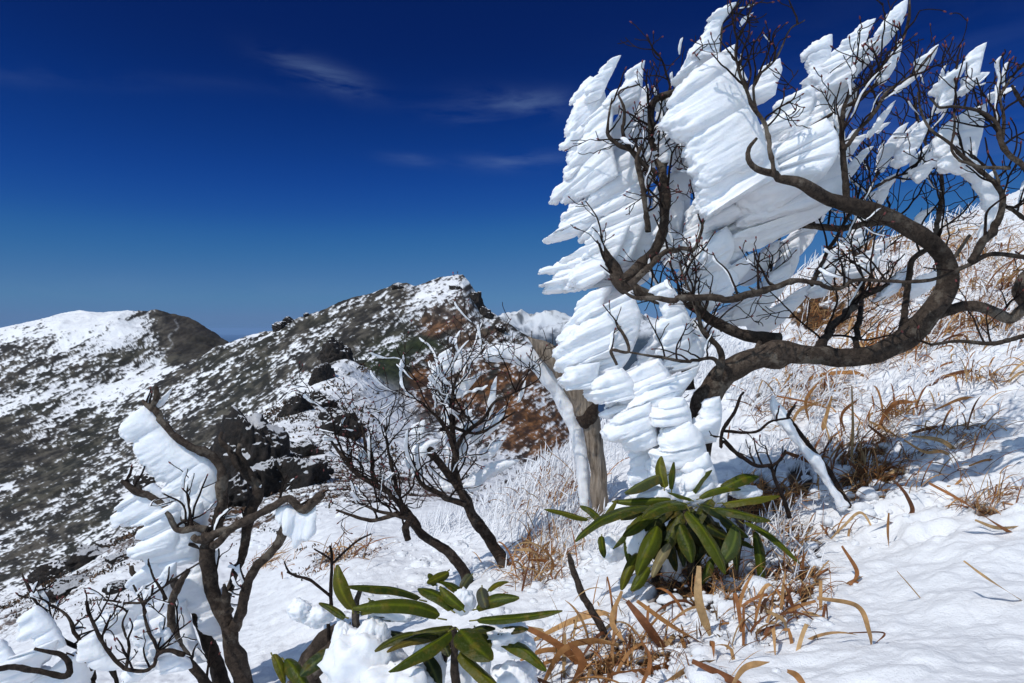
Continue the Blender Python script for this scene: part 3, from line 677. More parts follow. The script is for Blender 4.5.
sg = thing('sapling', 'dark forked sapling with red buds growing from the slope right of the trunk base', 'twig', P(788, 512, 1.75))
K0 = dict(tree=sg, mat_=M_twig, thin=.9, rime=None)
part_limb('stem', [(790, 518, 2.4, 1.75), (784, 498, 2.2), (776, 480, 2), (772, 467, 2), (758, 466, 2.2), (738, 455, 2.2), (724, 442, 2), (721, 448, 1.8), (723, 430, 2), (735, 410, 1.8), (744, 392, 1.3)], 1.75, 6, 1, .06, seed=36, bias=(.2, 0, .8), **K0)
part_limb('branch', [(772, 467, 1.8, 1.75), (780, 460, 1.6), (786, 450, 1.2)], 1.75, 1, 0, .03, seed=35, **K0)
part_limb('branch', [(722, 431, 1.6, 1.75), (740, 433, 1.5), (758, 431, 1.5), (770, 422, 1.3), (790, 418, 1)], 1.75, 3, 0, .04, seed=37, **K0)
part_limb('limb', [(655, 435, 8, 2.15), (662, 415, 8), (674, 395, 7), (690, 380, 6)], 2.15, 4, 1, .09, seed=37)
part_limb('limb', [(617, 365, 2.4, 2.0), (611, 350, 2.6), (628, 352, 2.4), (625, 338, 3), (618, 325, 1.6)], 2.0, 4, 1, .08, seed=38)

RC = [0]
def clump(d, *slabs_, tree=tree, **kw):
    mb = MB()
    for s in slabs_:
        k = dict(kw)
        if isinstance(s, tuple): s, k2 = s; k.update(k2)
        RC[0] += 1; slab(mb, s, d, seed=RC[0]*1.77, **k)
    return mb.build('rime_clump', M_rime, tree)
WB = np.array([-.83, .45, -.33]); WB /= np.linalg.norm(WB)      # blown a little further back
WD = np.array([-.80, .2, -.62]); WD /= np.linalg.norm(WD)
S = clump
# --- left cluster, top to bottom
S(2.12, [(621, 55, 3), (616, 66, 22), (608, 82, 26), (601, 98, 18)], hr=.28, lobes=1.6)
S(2.10, [(645, 60, 4), (643, 72, 28), (642, 85, 34), (640, 98, 30)], hr=.28, lobes=2)
S(2.16, [(590, 76, 8), (600, 82, 38), (606, 100, 52), (606, 120, 55), (604, 140, 48), (604, 152, 36)], hr=.20, lobes=5, wind=WD)
S(2.10, [(612, 98, 12), (613, 112, 40), (612, 128, 62), (612, 145, 66), (615, 160, 60), (618, 175, 50)], hr=.22, lobes=4.5, wind=WD)
S(2.18, [(648, 84, 10), (650, 100, 45), (651, 120, 62), (652, 140, 66), (654, 160, 70), (656, 180, 66)], hr=.2, lobes=4)
S(2.13, [(640, 146, 14), (640, 158, 44), (640, 170, 58), (642, 185, 62), (644, 198, 60)], hr=.30, lobes=3, hmax=.045)
S(2.2, [(628, 165, 40), (632, 180, 60), (635, 200, 68), (636, 218, 66)], hr=.25, lobes=3.5)
S(2.12, [(648, 196, 16), (648, 208, 56), (645, 222, 72), (640, 236, 78), (634, 250, 74), (630, 262, 60)], hr=.27, lobes=4.5, hmax=.045)
S(2.15, [(612, 190, 12), (608, 200, 40), (604, 212, 48), (600, 224, 46)], hr=.4, lobes=2.3)
S(2.18, [(640, 240, 60), (632, 255, 74), (622, 270, 64), (614, 284, 52)], hr=.26, lobes=4)
S(2.16, [(660, 205, 20), (662, 220, 40), (660, 240, 50), (650, 262, 42)], hr=.3, lobes=3)
S(2.1, [(630, 225, 25), (622, 245, 55), (612, 262, 52), (606, 275, 40)], hr=.3, lobes=2.5)
# lower left big clump
S(2.05, [(632, 290, 10), (636, 302, 62), (640, 316, 76), (638, 332, 74), (632, 346, 52)], hr=.34, lobes=2.2, hmax=.06, curve=.05)
S(2.12, [(612, 286, 20), (605, 296, 40), (600, 312, 46), (596, 328, 36)], hr=.4, lobes=3)
S(2.06, [(640, 330, 40), (634, 345, 58), (628, 358, 60), (618, 372, 48)], hr=.3, lobes=3, hmax=.05)
S(2.08, [(616, 340, 36), (606, 356, 42), (596, 368, 40), (588, 376, 30)], hr=.4, lobes=2.5)
# the cone standing in the middle
S(1.98, [(668, 280, 10), (676, 292, 16), (684, 305, 20), (690, 320, 30), (692, 335, 34), (690, 350, 30)], hr=.55, lobes=6, rough=.6, pw=8, hmax=.04)
S(2.05, [(694, 318, 8), (704, 330, 28), (706, 345, 34), (702, 360, 30)], hr=.4, lobes=3)
S(2.1, [(668, 325, 10), (664, 338, 22), (660, 352, 24), (652, 366, 16)], hr=.45, lobes=3)
WH = np.array([-.90, .32, -.24]); WH /= np.linalg.norm(WH)
# chain of knobs running down to the evergreen
S(2.0, [(600, 362, 34), (598, 374, 38), (602, 386, 34)], hr=.42, rd=.8, rough=.9, wind=WH, lobes=1.3, hmax=.05)
S(2.0, [(622, 368, 30), (634, 382, 46), (636, 398, 40)], hr=.42, rd=.8, rough=.9, wind=WH, lobes=1.6, hmax=.05)
S(2.02, [(660, 358, 40), (670, 374, 62), (672, 392, 58), (664, 408, 42)], hr=.42, rd=.8, rough=.9, wind=WH, lobes=2.6, hmax=.05)
S(1.96, [(700, 366, 30), (696, 374, 70), (686, 388, 62), (676, 402, 40)], hr=.33, rd=.8, rough=.9, wind=WH, lobes=2.4, hmax=.045)
S(1.94, [(650, 402, 38), (654, 416, 46), (656, 430, 40), (660, 444, 34)], hr=.44, rd=.8, rough=.9, wind=WH, lobes=2.4, hmax=.055)
S(1.92, [(684, 398, 22), (690, 410, 38), (692, 424, 36)], hr=.5, rd=.8, rough=.9, wind=WH, lobes=1.6, hmax=.06)
S(1.88, [(690, 422, 20), (702, 436, 40), (706, 452, 42), (706, 466, 34)], hr=.5, rd=.8, rough=.9, wind=WH, lobes=2, hmax=.065)
S(1.86, [(708, 452, 18), (714, 468, 34), (718, 482, 36), (722, 494, 30)], hr=.5, rd=.8, rough=.9, wind=WH, lobes=2.2, hmax=.06)
S(1.84, [(722, 484, 20), (727, 492, 28), (727, 502, 24)], hr=.5, rd=.8, rough=.9, wind=WH, lobes=1.2, hmax=.05)
S(1.93, [(720, 396, 14), (722, 412, 24), (720, 428, 26), (716, 442, 20)], hr=.5, rd=.8, rough=.9, wind=WH, lobes=2.5, hmax=.05)
S(1.95, [(672, 440, 24), (680, 455, 40), (686, 470, 38), (690, 484, 24)], hr=.4, rd=.8, rough=.9, wind=WH, lobes=2.5, hmax=.045)
# --- the great slab
S(1.86, [(721, 52, 6), (729, 60, 50), (738, 75, 64), (746, 92, 62), (754, 112, 60), (762, 132, 62), (766, 150, 66), (764, 162, 50)], hr=.22, lobes=3.2, pw=7, wind=WD, hmax=.045)
S(1.88, [(752, 130, 30), (762, 142, 64), (772, 154, 76), (778, 166, 78), (778, 178, 70)], hr=.24, lobes=2.5, hmax=.045)
S(1.90, [(842, 104, 20), (843, 118, 70), (844, 134, 100), (844, 150, 114), (844, 166, 118), (844, 182, 112), (842, 196, 84)], hr=.15, lobes=4, wind=WB, hmax=.045)
S(1.95, [(846, 150, 90), (846, 168, 122), (842, 186, 130), (836, 200, 124), (826, 212, 90)], hr=.15, lobes=3, wind=WB, hmax=.045)
S(1.84, [(826, 118, 20), (832, 126, 60), (838, 138, 78), (836, 156, 84), (820, 172, 60)], hr=.26, lobes=2.2, hmax=.06, wind=WB)
S(1.95, [(846, 72, 20), (852, 82, 50), (858, 92, 70), (852, 104, 78), (846, 118, 72)], hr=.24, lobes=3, hmax=.045)
S(1.93, [(812, 84, 20), (815, 94, 44), (812, 108, 52), (806, 122, 50)], hr=.26, lobes=2, wind=WB)
S(1.95, [(780, 58, 8), (782, 70, 24), (778, 82, 30), (775, 95, 28)], hr=.3, lobes=2)
S(1.93, [(735, 44, 6), (737, 55, 14), (742, 68, 20), (748, 80, 20)], hr=.35, lobes=2)
# --- upper lobes
S(1.95, [(737, 2, 6), (732, 10, 13), (726, 18, 13), (721, 28, 16), (720, 40, 22), (719, 54, 28)], hr=.35, lobes=4, pw=8)
S(1.97, [(708, 32, 8), (712, 42, 40), (714, 50, 42), (714, 58, 26)], hr=.24, lobes=1.5, wind=WD)
S(1.95, [(754, 12, 3), (748, 18, 7), (742, 25, 5)], hr=.35, lobes=1.5)
S(1.90, [(908, -2, 12), (907, 8, 34), (904, 20, 34), (896, 32, 30), (886, 42, 30), (874, 54, 34), (862, 66, 40), (856, 78, 36)], hr=.3, lobes=4, pw=9, hmax=.04)
S(1.92, [(876, 18, 8), (872, 26, 20), (868, 36, 20), (862, 46, 14)], hr=.35, lobes=1.6)
S(1.94, [(832, 34, 10), (832, 46, 28), (830, 60, 26), (832, 74, 22), (838, 86, 20)], hr=.35, lobes=2, hmax=.04)
S(1.93, [(862, 36, 20), (858, 50, 40), (852, 64, 42), (848, 78, 34)], hr=.3, lobes=2.4)
# --- small rime on the right
S(1.9, [(903, 38, 5), (901, 52, 9), (896, 66, 11), (886, 82, 12)], hr=.45, lobes=4, pw=8, rough=.6)
S(1.86, [(939, 44, 6), (935, 55, 14), (925, 68, 8), (912, 80, 7), (896, 92, 5)], hr=.45, lobes=4, pw=8, rough=.6)
S(1.74, [(987, 42, 8), (984, 54, 18), (981, 68, 16), (978, 80, 10), (968, 92, 8)], hr=.4, lobes=3, pw=7, rough=.7)
S(1.74, [(968, 60, 8), (964, 70, 26), (958, 82, 18), (955, 95, 12), (952, 106, 9)], hr=.4, lobes=3, pw=7, rough=.7)
S(1.74, [(990, 72, 2), (985, 74, 22), (975, 82, 14), (964, 92, 8)], hr=.3, lobes=2, rough=.6)
S(1.8, [(988, 103, 6), (985, 118, 26), (982, 135, 28), (978, 150, 24), (976, 165, 20)], hr=.4, lobes=4, pw=7, rough=.7)
S(1.78, [(958, 115, 10), (958, 130, 22), (962, 145, 22), (968, 158, 20), (975, 168, 16)], hr=.4, lobes=4, pw=8, rough=.7)
S(1.8, [(970, 150, 10), (982, 166, 16), (994, 182, 14), (1000, 196, 14), (998, 210, 13), (990, 226, 11), (984, 242, 8)], hr=.45, lobes=5, pw=12, rough=.5)
S(1.8, [(1016, 86, 4), (1006, 90, 10), (996, 96, 9)], hr=.4, lobes=2)
for i, (x, y, x2, y2, g) in enumerate([(909, 122, 884, 172, 12), (920, 120, 898, 160, 10), (891, 122, 878, 130, 6), (868, 134, 846, 160, 12), (874, 146, 848, 180, 14), (938, 140, 906, 180, 9), (948, 158, 925, 172, 7), (900, 172, 884, 192, 16), (935, 206, 915, 228, 12), (860, 128, 846, 146, 8), (995, 170, 993, 182, 8), (915, 146, 900, 160, 10)]):
    S(2.1, [(x, y, g*.5), ((x*.6+x2*.4), y*.6+y2*.4, g), (x*.3+x2*.7, y*.3+y2*.7+2, g*.9), (x2, y2, g*.5)], hr=.45, lobes=4, pw=8, rough=.6)
# --- centre, behind and below the great slab
S(2.1, [(692, 120, 14), (704, 132, 24), (710, 145, 26), (708, 158, 22)], hr=.4, rd=.6, rough=.7, lobes=4)
S(2.15, [(712, 112, 20), (714, 130, 36), (710, 150, 40), (706, 170, 34), (700, 190, 24)], hr=.28, rd=.6, rough=.7, lobes=5)
S(2.2, [(690, 175, 10), (690, 195, 26), (690, 215, 30), (688, 235, 24)], hr=.4, rd=.6, rough=.7, lobes=5)
S(2.1, [(722, 195, 20), (722, 210, 40), (716, 226, 44), (712, 240, 36)], hr=.3, rd=.6, rough=.7, lobes=3)
S(2.05, [(726, 226, 16), (732, 236, 40), (734, 248, 46), (728, 262, 40)], hr=.42, rd=.6, rough=.7, lobes=1.6, hmax=.06)
S(2.1, [(704, 246, 16), (708, 260, 30), (710, 275, 34), (706, 290, 22)], hr=.42, rd=.6, rough=.7, lobes=3)
S(2.08, [(718, 270, 16), (718, 280, 34), (714, 292, 32)], hr=.45, rd=.6, rough=.7, lobes=1.5)
S(2.1, [(756, 252, 20), (752, 262, 50), (742, 272, 58), (732, 280, 44)], hr=.3, rd=.6, rough=.7, lobes=2.5, hmax=.045)
S(2.15, [(756, 204, 18), (752, 220, 34), (744, 236, 40), (736, 246, 30)], hr=.24, rd=.6, rough=.7, lobes=3)
S(2.25, [(780, 240, 14), (778, 252, 30), (772, 262, 32), (764, 270, 20)], hr=.4, rd=.6, rough=.7, lobes=2.4)
S(2.3, [(800, 236, 14), (800, 250, 26), (798, 262, 28), (792, 276, 18)], hr=.4, rd=.6, rough=.7, lobes=3)
S(2.3, [(830, 200, 24), (826, 214, 44), (818, 228, 46), (806, 238, 30)], hr=.3, rd=.6, rough=.7, lobes=3)
S(2.2, [(770, 282, 10), (776, 290, 40), (774, 300, 40), (758, 312, 22)], hr=.35, rd=.6, rough=.7, lobes=3)
S(2.3, [(812, 284, 14), (806, 296, 36), (796, 306, 38), (784, 316, 24)], hr=.35, rd=.6, rough=.7, lobes=3)
S(2.3, [(752, 298, 8), (752, 312, 16), (750, 324, 14)], hr=.4, rd=.6, rough=.7, lobes=3)
S(2.3, [(842, 244, 10), (838, 262, 20), (832, 280, 22), (826, 296, 14)], hr=.4, rd=.6, rough=.7, lobes=4)
S(2.3, [(870, 210, 10), (866, 228, 16), (864, 244, 14)], hr=.4, rd=.6, rough=.7, lobes=4)
S(2.15, [(668, 215, 14), (676, 232, 20), (684, 250, 24), (690, 264, 18)], hr=.4, rd=.6, rough=.7, lobes=4)

# more rime packed into the heart of the crown
S(2.16, [(676, 170, 10), (680, 188, 28), (684, 206, 34), (682, 224, 30), (676, 240, 20)], hr=.34, lobes=3)
S(2.14, [(700, 196, 14), (706, 212, 32), (708, 230, 36), (702, 246, 26)], hr=.36, lobes=2.4)
S(2.12, [(748, 214, 10), (752, 228, 34), (750, 244, 42), (742, 258, 34)], hr=.34, lobes=2)
S(2.1, [(728, 262, 14), (736, 272, 44), (738, 284, 48), (730, 298, 30)], hr=.34, lobes=1.6)
S(2.2, [(650, 250, 30), (652, 266, 50), (648, 280, 46)], hr=.34, lobes=1.6)
S(2.24, [(790, 262, 12), (790, 276, 34), (784, 290, 38), (774, 302, 24)], hr=.34, lobes=2)
S(2.24, [(740, 306, 8), (748, 314, 30), (744, 324, 30)], hr=.4, lobes=1.4)
S(2.08, [(668, 118, 8), (672, 130, 24), (674, 146, 28), (672, 160, 20)], hr=.34, lobes=2.4)
S(2.10, [(664, 96, 6), (676, 100, 20), (690, 104, 22)], hr=.3, lobes=1.4, wind=WD)
S(1.97, [(716, 92, 10), (712, 104, 26), (706, 116, 30), (700, 128, 18)], hr=.36, lobes=1.8)
S(2.02, [(636, 380, 24), (640, 394, 34), (640, 408, 30)], hr=.45, lobes=1.2)
S(1.98, [(668, 418, 20), (672, 434, 34), (672, 450, 36), (668, 464, 26)], hr=.45, lobes=1.7, wind=WH)
S(1.98, [(650, 452, 14), (652, 470, 24), (652, 490, 22), (650, 508, 12)], hr=.4, lobes=2.4, wind=WH)
S(2.0, [(690, 330, 10), (700, 342, 34), (702, 354, 40), (698, 366, 30)], hr=.4, lobes=1.5)
S(2.3, [(890, 240, 10), (884, 252, 24), (876, 264, 26), (866, 274, 16)], hr=.4, lobes=2)
S(2.3, [(912, 262, 10), (906, 278, 22), (898, 292, 22)], hr=.4, lobes=2)
S(2.25, [(960, 262, 8), (950, 272, 22), (938, 282, 24), (926, 290, 12)], hr=.4, lobes=2)
S(1.9, [(896, 100, 6), (890, 112, 16), (882, 124, 18), (874, 134, 10)], hr=.4, lobes=2, wind=WD)
S(1.95, [(930, 118, 8), (926, 134, 20), (918, 150, 22), (908, 164, 12)], hr=.36, lobes=3)
S(1.95, [(948, 138, 8), (942, 152, 18), (934, 166, 20), (926, 178, 10)], hr=.36, lobes=3)

S(1.80, [(704, 470, 14), (712, 480, 34), (716, 492, 36), (716, 502, 22)], hr=.5, lobes=1.3, wind=WH, rd=.5, hmax=.06)
S(1.82, [(676, 484, 10), (682, 494, 26), (684, 504, 20)], hr=.5, lobes=1, wind=WH, rd=.5)
# ================================================================ THE OTHER WOODY PLANTS
RL = np.random.default_rng(23)
lt = thing('gnarled_tree', 'gnarled low tree at the lower left with a thick snow slab on its arching limb', 'tree', P(235, 700, 1.9))
K = dict(tree=lt, r=RL, mat_=M_bark, thin=.84, rime=(.4, .014))
part_limb('trunk', [(262, 740, 12, 1.9), (252, 700, 11), (242, 664, 10), (234, 642, 9.5), (226, 618, 9), (218, 600, 8.5), (212, 585, 8.5), (209, 563, 8.5), (207, 545, 8), (207, 528, 6)], 1.9, 3, 1, .08, seed=41, gn=.3, **K)
part_limb('limb', [(236, 740, 11, 1.95), (232, 700, 10), (224, 674, 9), (212, 645, 8.5), (203, 620, 8), (197, 606, 7.5), (186, 592, 6), (170, 578, 4), (158, 572, 5), (146, 576, 4), (133, 574, 3), (131, 566, 2)], 1.95, 5, 1, .08, seed=42, gn=.3, **K)
part_limb('limb', [(216, 700, 6, 1.85), (204, 682, 5.5), (190, 662, 5), (178, 640, 5), (173, 620, 4.5), (174, 600, 4.5), (180, 585, 4), (188, 570, 3)], 1.85, 4, 1, .09, seed=43, gn=.3, **K)
part_limb('limb', [(234, 630, 6, 1.88), (240, 606, 6), (247, 582, 5.5), (257, 566, 5), (270, 556, 5), (281, 542, 5), (287, 530, 5.5), (290, 522, 5)], 1.88, 2, 1, .06, seed=44, gn=.3, **K)
part_limb('limb', [(230, 612, 5, 1.86), (227, 600, 5), (225, 590, 3), (224, 584, 1.5)], 1.86, 0, seed=45, **K)
part_limb('limb', [(206, 540, 7, 1.9), (214, 526, 7), (219, 512, 7), (222, 498, 6.5), (222, 484, 6.5), (223, 470, 5.5), (218, 458, 5), (206, 450, 4.5), (190, 443, 4.5), (176, 434, 4), (167, 424, 4), (158, 413, 4), (153, 406, 3.2), (157, 396, 2.8), (156, 386, 2)], 1.9, 0, seed=46, gn=.35, **K)
part_limb('limb', [(160, 412, 3, 1.9), (152, 408, 3.5), (146, 404, 3), (142, 400, 1.5)], 1.9, 2, 0, .03, seed=47, **K)
part_limb('limb', [(205, 540, 6, 1.85), (214, 532, 5), (232, 526, 4.6), (254, 515, 4.6), (275, 503, 4.6), (288, 497, 4.6), (296, 502, 5), (303, 508, 5.5), (311, 503, 5.5), (318, 498, 5.5), (322, 494, 4)], 1.85, 3, 1, .07, seed=48, gn=.35, **K)
part_limb('limb', [(212, 545, 5, 1.84), (222, 536, 4), (230, 528, 3.6)], 1.84, 0, seed=49, **K)
part_limb('limb', [(207, 530, 5, 1.86), (196, 526, 4.2), (184, 529, 4), (176, 528, 3.6), (170, 517, 3), (166, 512, 2)], 1.86, 7, 1, .10, seed=50, bias=(.1, -.1, .9), **K)
part_limb('limb', [(206, 536, 6, 1.84), (200, 538, 5), (193, 537, 4)], 1.84, 0, seed=51, **K)
part_limb('limb', [(198, 528, 4, 1.9), (186, 520, 4.5), (176, 514, 3), (156, 498, 3.6), (144, 493, 4), (134, 490, 4), (127, 484, 3.4), (121, 481, 2.2)], 1.9, 3, 0, .05, seed=52, gn=.35, **K)
part_limb('limb', [(240, 470, 3, 1.95), (232, 458, 3.6), (226, 448, 3.4), (220, 440, 2.8), (222, 432, 2)], 1.95, 2, 0, .04, seed=53, **K)
part_limb('limb', [(226, 612, 4, 1.95), (238, 570, 5, 1.98), (246, 530, 6), (252, 505, 7), (258, 490, 6), (245, 470, 6), (238, 455, 5), (240, 444, 3)], 2.0, 2, 0, .04, seed=54, gn=.35, **K)
WL = np.array([-.80, .35, -.48]); WL /= np.linalg.norm(WL)
S(1.92, [(146, 404, 6), (152, 410, 34), (160, 419, 40), (170, 432, 46), (182, 444, 50), (196, 452, 54), (208, 460, 58), (216, 472, 56), (219, 488, 46), (216, 506, 30)], tree=lt, hr=.42, hmax=.055, lobes=2.2, pw=7, rough=.95, wind=WL)
S(1.93, [(172, 388, 2), (168, 396, 9), (163, 404, 9)], tree=lt, hr=.4, lobes=1)
S(1.92, [(150, 484, 20), (158, 494, 56), (166, 504, 62), (168, 514, 44)], tree=lt, hr=.45, hmax=.06, lobes=1.2, rough=.95, wind=WL)
S(1.90, [(180, 500, 20), (182, 514, 46), (184, 528, 54), (182, 540, 50), (178, 552, 30)], tree=lt, hr=.5, hmax=.07, lobes=1.2, rough=.95, wind=WL)
S(1.92, [(205, 500, 20), (205, 515, 50), (203, 530, 66), (200, 548, 60), (195, 562, 44)], tree=lt, hr=.45, hmax=.07, lobes=2, rough=.95, wind=WL)
S(1.95, [(170, 545, 20), (172, 560, 52), (174, 578, 50), (172, 600, 34), (176, 620, 26), (182, 640, 16)], tree=lt, hr=.45, hmax=.06, lobes=3, rough=.7, wind=WL)
S(1.93, [(207, 560, 10), (209, 580, 28), (216, 600, 26), (224, 620, 20), (232, 640, 10)], tree=lt, hr=.4, lobes=2, rough=.6)
S(1.86, [(316, 502, 8), (310, 510, 24), (300, 512, 30), (288, 506, 24), (276, 508, 12)], tree=lt, hr=.5, hmax=.035, lobes=2, rough=.6, wind=np.array([-.35, .3, -.85]))
S(1.86, [(176, 562, 5), (174, 570, 14), (168, 582, 20), (164, 592, 14)], tree=lt, hr=.5, lobes=1.6, rough=.6)
S(1.9, [(186, 600, 10), (190, 620, 24), (196, 640, 24), (206, 662, 14)], tree=lt, hr=.4, lobes=3, rough=.7)

# low shrub at the very corner
cs = thing('bare_shrub', 'low twiggy bare shrub poking through snow at the bottom left corner', 'shrub', P(95, 700, 1.7))
K = dict(tree=cs, r=np.random.default_rng(29), mat_=M_barkd, thin=.72, bias=(0, -.1, .9), spread=.6, rime=(.45, .014))
part_limb('branch', [(22, 573, 1.2, 1.75), (36, 603, 2), (47, 614, 2.3), (63, 639, 3), (88, 655, 3), (92, 684, 4), (100, 720, 5)], 1.75, 6, 2, .07, seed=61, **K)
part_limb('branch', [(52, 605, 1.3, 1.7), (68, 618, 2), (77, 639, 2.6), (87, 655, 2.8), (93, 670, 3.2)], 1.7, 6, 1, .06, seed=62, **K)
part_limb('branch', [(86, 601, 1.5, 1.65), (92, 621, 2.2), (108, 652, 2.6), (126, 668, 2.6), (150, 668, 2.5), (160, 654, 2.8), (172, 650, 3), (184, 655, 3.4)], 1.65, 10, 2, .07, seed=63, **K)
part_limb('branch', [(133, 585, 1.3, 1.65), (144, 610, 1.8), (151, 636, 2.2), (160, 654, 2.8)], 1.65, 7, 1, .07, seed=64, **K)
part_limb('branch', [(103, 600, 1.3, 1.65), (125, 603, 1.4), (142, 602, 1.6), (160, 590, 1.4), (182, 574, 1.4), (203, 560, 1)], 1.65, 3, 0, .04, seed=65, **K)
part_limb('branch', [(-12, 672, 4, 1.6), (14, 666, 4), (36, 670, 3.6), (65, 676, 4), (68, 664, 4), (60, 655, 3.4), (48, 652, 2.8), (34, 649, 2)], 1.6, 0, seed=66, **K)
part_limb('branch', [(100, 650, 2.2, 1.7), (110, 668, 2.6), (118, 690, 3), (125, 720, 4)], 1.7, 5, 1, .06, seed=67, **K)
part_limb('branch', [(126, 668, 2.2, 1.64), (128, 645, 1.8), (122, 625, 1.4), (128, 610, 1)], 1.64, 4, 1, .05, seed=68, **K)
part_limb('branch', [(148, 560, 1, 1.75), (153, 575, 1.4), (160, 588, 2), (166, 600, 2.2)], 1.75, 3, 0, .04, seed=69, **K)
S(1.72, [(96, 640, 20), (94, 655, 62), (88, 670, 84), (84, 690, 84), (80, 710, 70)], tree=cs, hr=.45, hmax=.08, lobes=1.5, rough=.7)
S(1.66, [(56, 640, 20), (50, 650, 44), (40, 662, 46), (34, 676, 30)], tree=cs, hr=.5, hmax=.07, lobes=1.3, rough=.6)
S(1.70, [(142, 604, 10), (136, 610, 24), (128, 616, 30), (118, 626, 20)], tree=cs, hr=.5, lobes=1.3, rough=.6)

for i_, p_ in enumerate(([(36, 606, 8), (46, 616, 22), (58, 632, 26), (66, 646, 16)], [(96, 632, 8), (102, 646, 20), (110, 658, 22), (122, 668, 12)], [(132, 660, 8), (146, 668, 20), (158, 662, 20), (170, 652, 12)], [(146, 612, 6), (150, 630, 16), (156, 646, 18), (162, 656, 10)], [(20, 668, 10), (36, 674, 26), (54, 678, 28), (66, 680, 20)], [(0, 640, 10), (8, 652, 30), (16, 664, 34), (26, 680, 30)], [(168, 628, 8), (174, 642, 26), (182, 656, 28), (192, 668, 18)])):
    S(1.68, p_, tree=cs, hr=.45, lobes=1.6+.3*i_, rough=.8)
# shrub in the middle
ms = thing('rimed_shrub', 'upright bare shrub in the middle with plates of rime on its upper twigs', 'shrub', P(499, 562, 2.55))
K = dict(tree=ms, r=np.random.default_rng(31), mat_=M_barkd, thin=.72, bias=(.05, -.05, .95), spread=.75, rime=(.34, .015))
part_limb('trunk', [(512, 585, 9, 2.55), (500, 560, 8.5), (490, 545, 8), (480, 528, 7.5), (470, 512, 7), (466, 500, 6.5), (460, 485, 5.5), (456, 468, 5), (456, 452, 4.5), (452, 435, 4), (452, 400, 2.6), (458, 372, 1.5)], 2.55, 11, 2, .20, seed=71, lo=.5, **K)
part_limb('limb', [(468, 505, 5, 2.5), (458, 490, 5), (447, 476, 5), (438, 462, 5), (432, 452, 5), (428, 448, 3)], 2.5, 4, 1, .1, seed=72, **K)
part_limb('limb', [(457, 462, 3.5, 2.5), (452, 450, 3.2), (449, 437, 3), (443, 425, 2.6), (432, 412, 2), (420, 402, 1.2)], 2.5, 7, 2, .18, seed=73, **K)
part_limb('limb', [(456, 450, 3.5, 2.6), (462, 438, 3.2), (470, 430, 3), (484, 417, 2.5), (494, 402, 2), (510, 395, 1.4), (530, 385, 1)], 2.6, 8, 2, .18, seed=74, **K)
part_limb('limb', [(466, 505, 5, 2.45), (450, 501, 4), (436, 494, 3.6), (424, 488, 3.2), (417, 478, 2.8), (414, 462, 2)], 2.45, 7, 2, .17, seed=75, **K)
part_limb('limb', [(440, 430, 2.5, 2.6), (452, 428, 2.4), (475, 434, 2), (495, 425, 1.6), (515, 412, 1)], 2.6, 5, 2, .13, seed=76, **K)
for p in ([(452, 347, 6), (451, 356, 15), (452, 366, 22), (454, 374, 14)], [(462, 348, 2), (462, 360, 8), (461, 372, 9)], [(440, 365, 4), (446, 378, 15), (448, 388, 14), (450, 400, 9)], [(483, 372, 6), (476, 380, 16), (468, 390, 14), (460, 398, 6)], [(497, 376, 3), (496, 392, 6), (494, 408, 7), (488, 420, 4)], [(452, 395, 6), (452, 412, 13), (450, 428, 14), (446, 440, 8)], [(506, 412, 8), (500, 422, 20), (488, 430, 20), (478, 436, 8)], [(508, 434, 6), (500, 446, 17), (494, 456, 12)], [(520, 460, 4), (505, 466, 26), (488, 478, 28), (478, 490, 10)], [(478, 420, 8), (470, 434, 22), (466, 448, 24), (470, 462, 14)], [(526, 380, 2), (524, 392, 6), (520, 402, 5)], [(440, 440, 6), (430, 446, 18), (424, 458, 20), (420, 470, 12)], [(458, 460, 6), (455, 475, 20), (452, 490, 14)], [(425, 420, 5), (424, 430, 14), (420, 444, 8)]):
    S(2.62, p, tree=ms, hr=.25, lobes=1.6, rough=.6, wind=WB)

ls = thing('twiggy_shrub', 'spreading leafless shrub with a leaning trunk, left of the rimed upright shrub', 'shrub', P(466, 578, 2.4))
K = dict(tree=ls, r=np.random.default_rng(37), mat_=M_barkd, thin=.72, bias=(.05, -.05, .95), spread=.7, rime=(.16, .012))
part_limb('trunk', [(474, 600, 8, 2.4), (465, 575, 7.5), (455, 560, 7), (445, 550, 6.5), (432, 542, 6), (420, 532, 5.5), (404, 512, 5), (392, 496, 4.5), (375, 484, 4), (358, 474, 3.4), (345, 458, 3), (336, 447, 2.2), (329, 438, 1.4)], 2.4, 13, 3, .17, seed=81, lo=.3, **K)
part_limb('limb', [(408, 540, 4.5, 2.35), (406, 528, 5), (412, 518, 5), (400, 514, 4), (384, 518, 3), (368, 521, 2.5), (352, 516, 2), (336, 510, 1.3)], 2.35, 7, 2, .12, seed=82, **K)
part_limb('limb', [(402, 510, 3.5, 2.4), (396, 490, 3), (392, 470, 2.5), (388, 450, 2), (384, 425, 1.2)], 2.4, 7, 2, .16, seed=83, **K)
part_limb('limb', [(376, 484, 3.5, 2.4), (372, 465, 3), (366, 445, 2.2), (362, 425, 1.3)], 2.4, 6, 2, .14, seed=84, **K)
part_limb('limb', [(412, 520, 3, 2.3), (395, 516, 2.4), (380, 512, 2.2), (366, 505, 2), (352, 502, 1.3)], 2.3, 4, 1, .09, seed=85, **K)
S(2.45, [(376, 440, 6), (374, 450, 15), (372, 462, 12)], tree=ls, hr=.35, lobes=1.5, rough=.6)

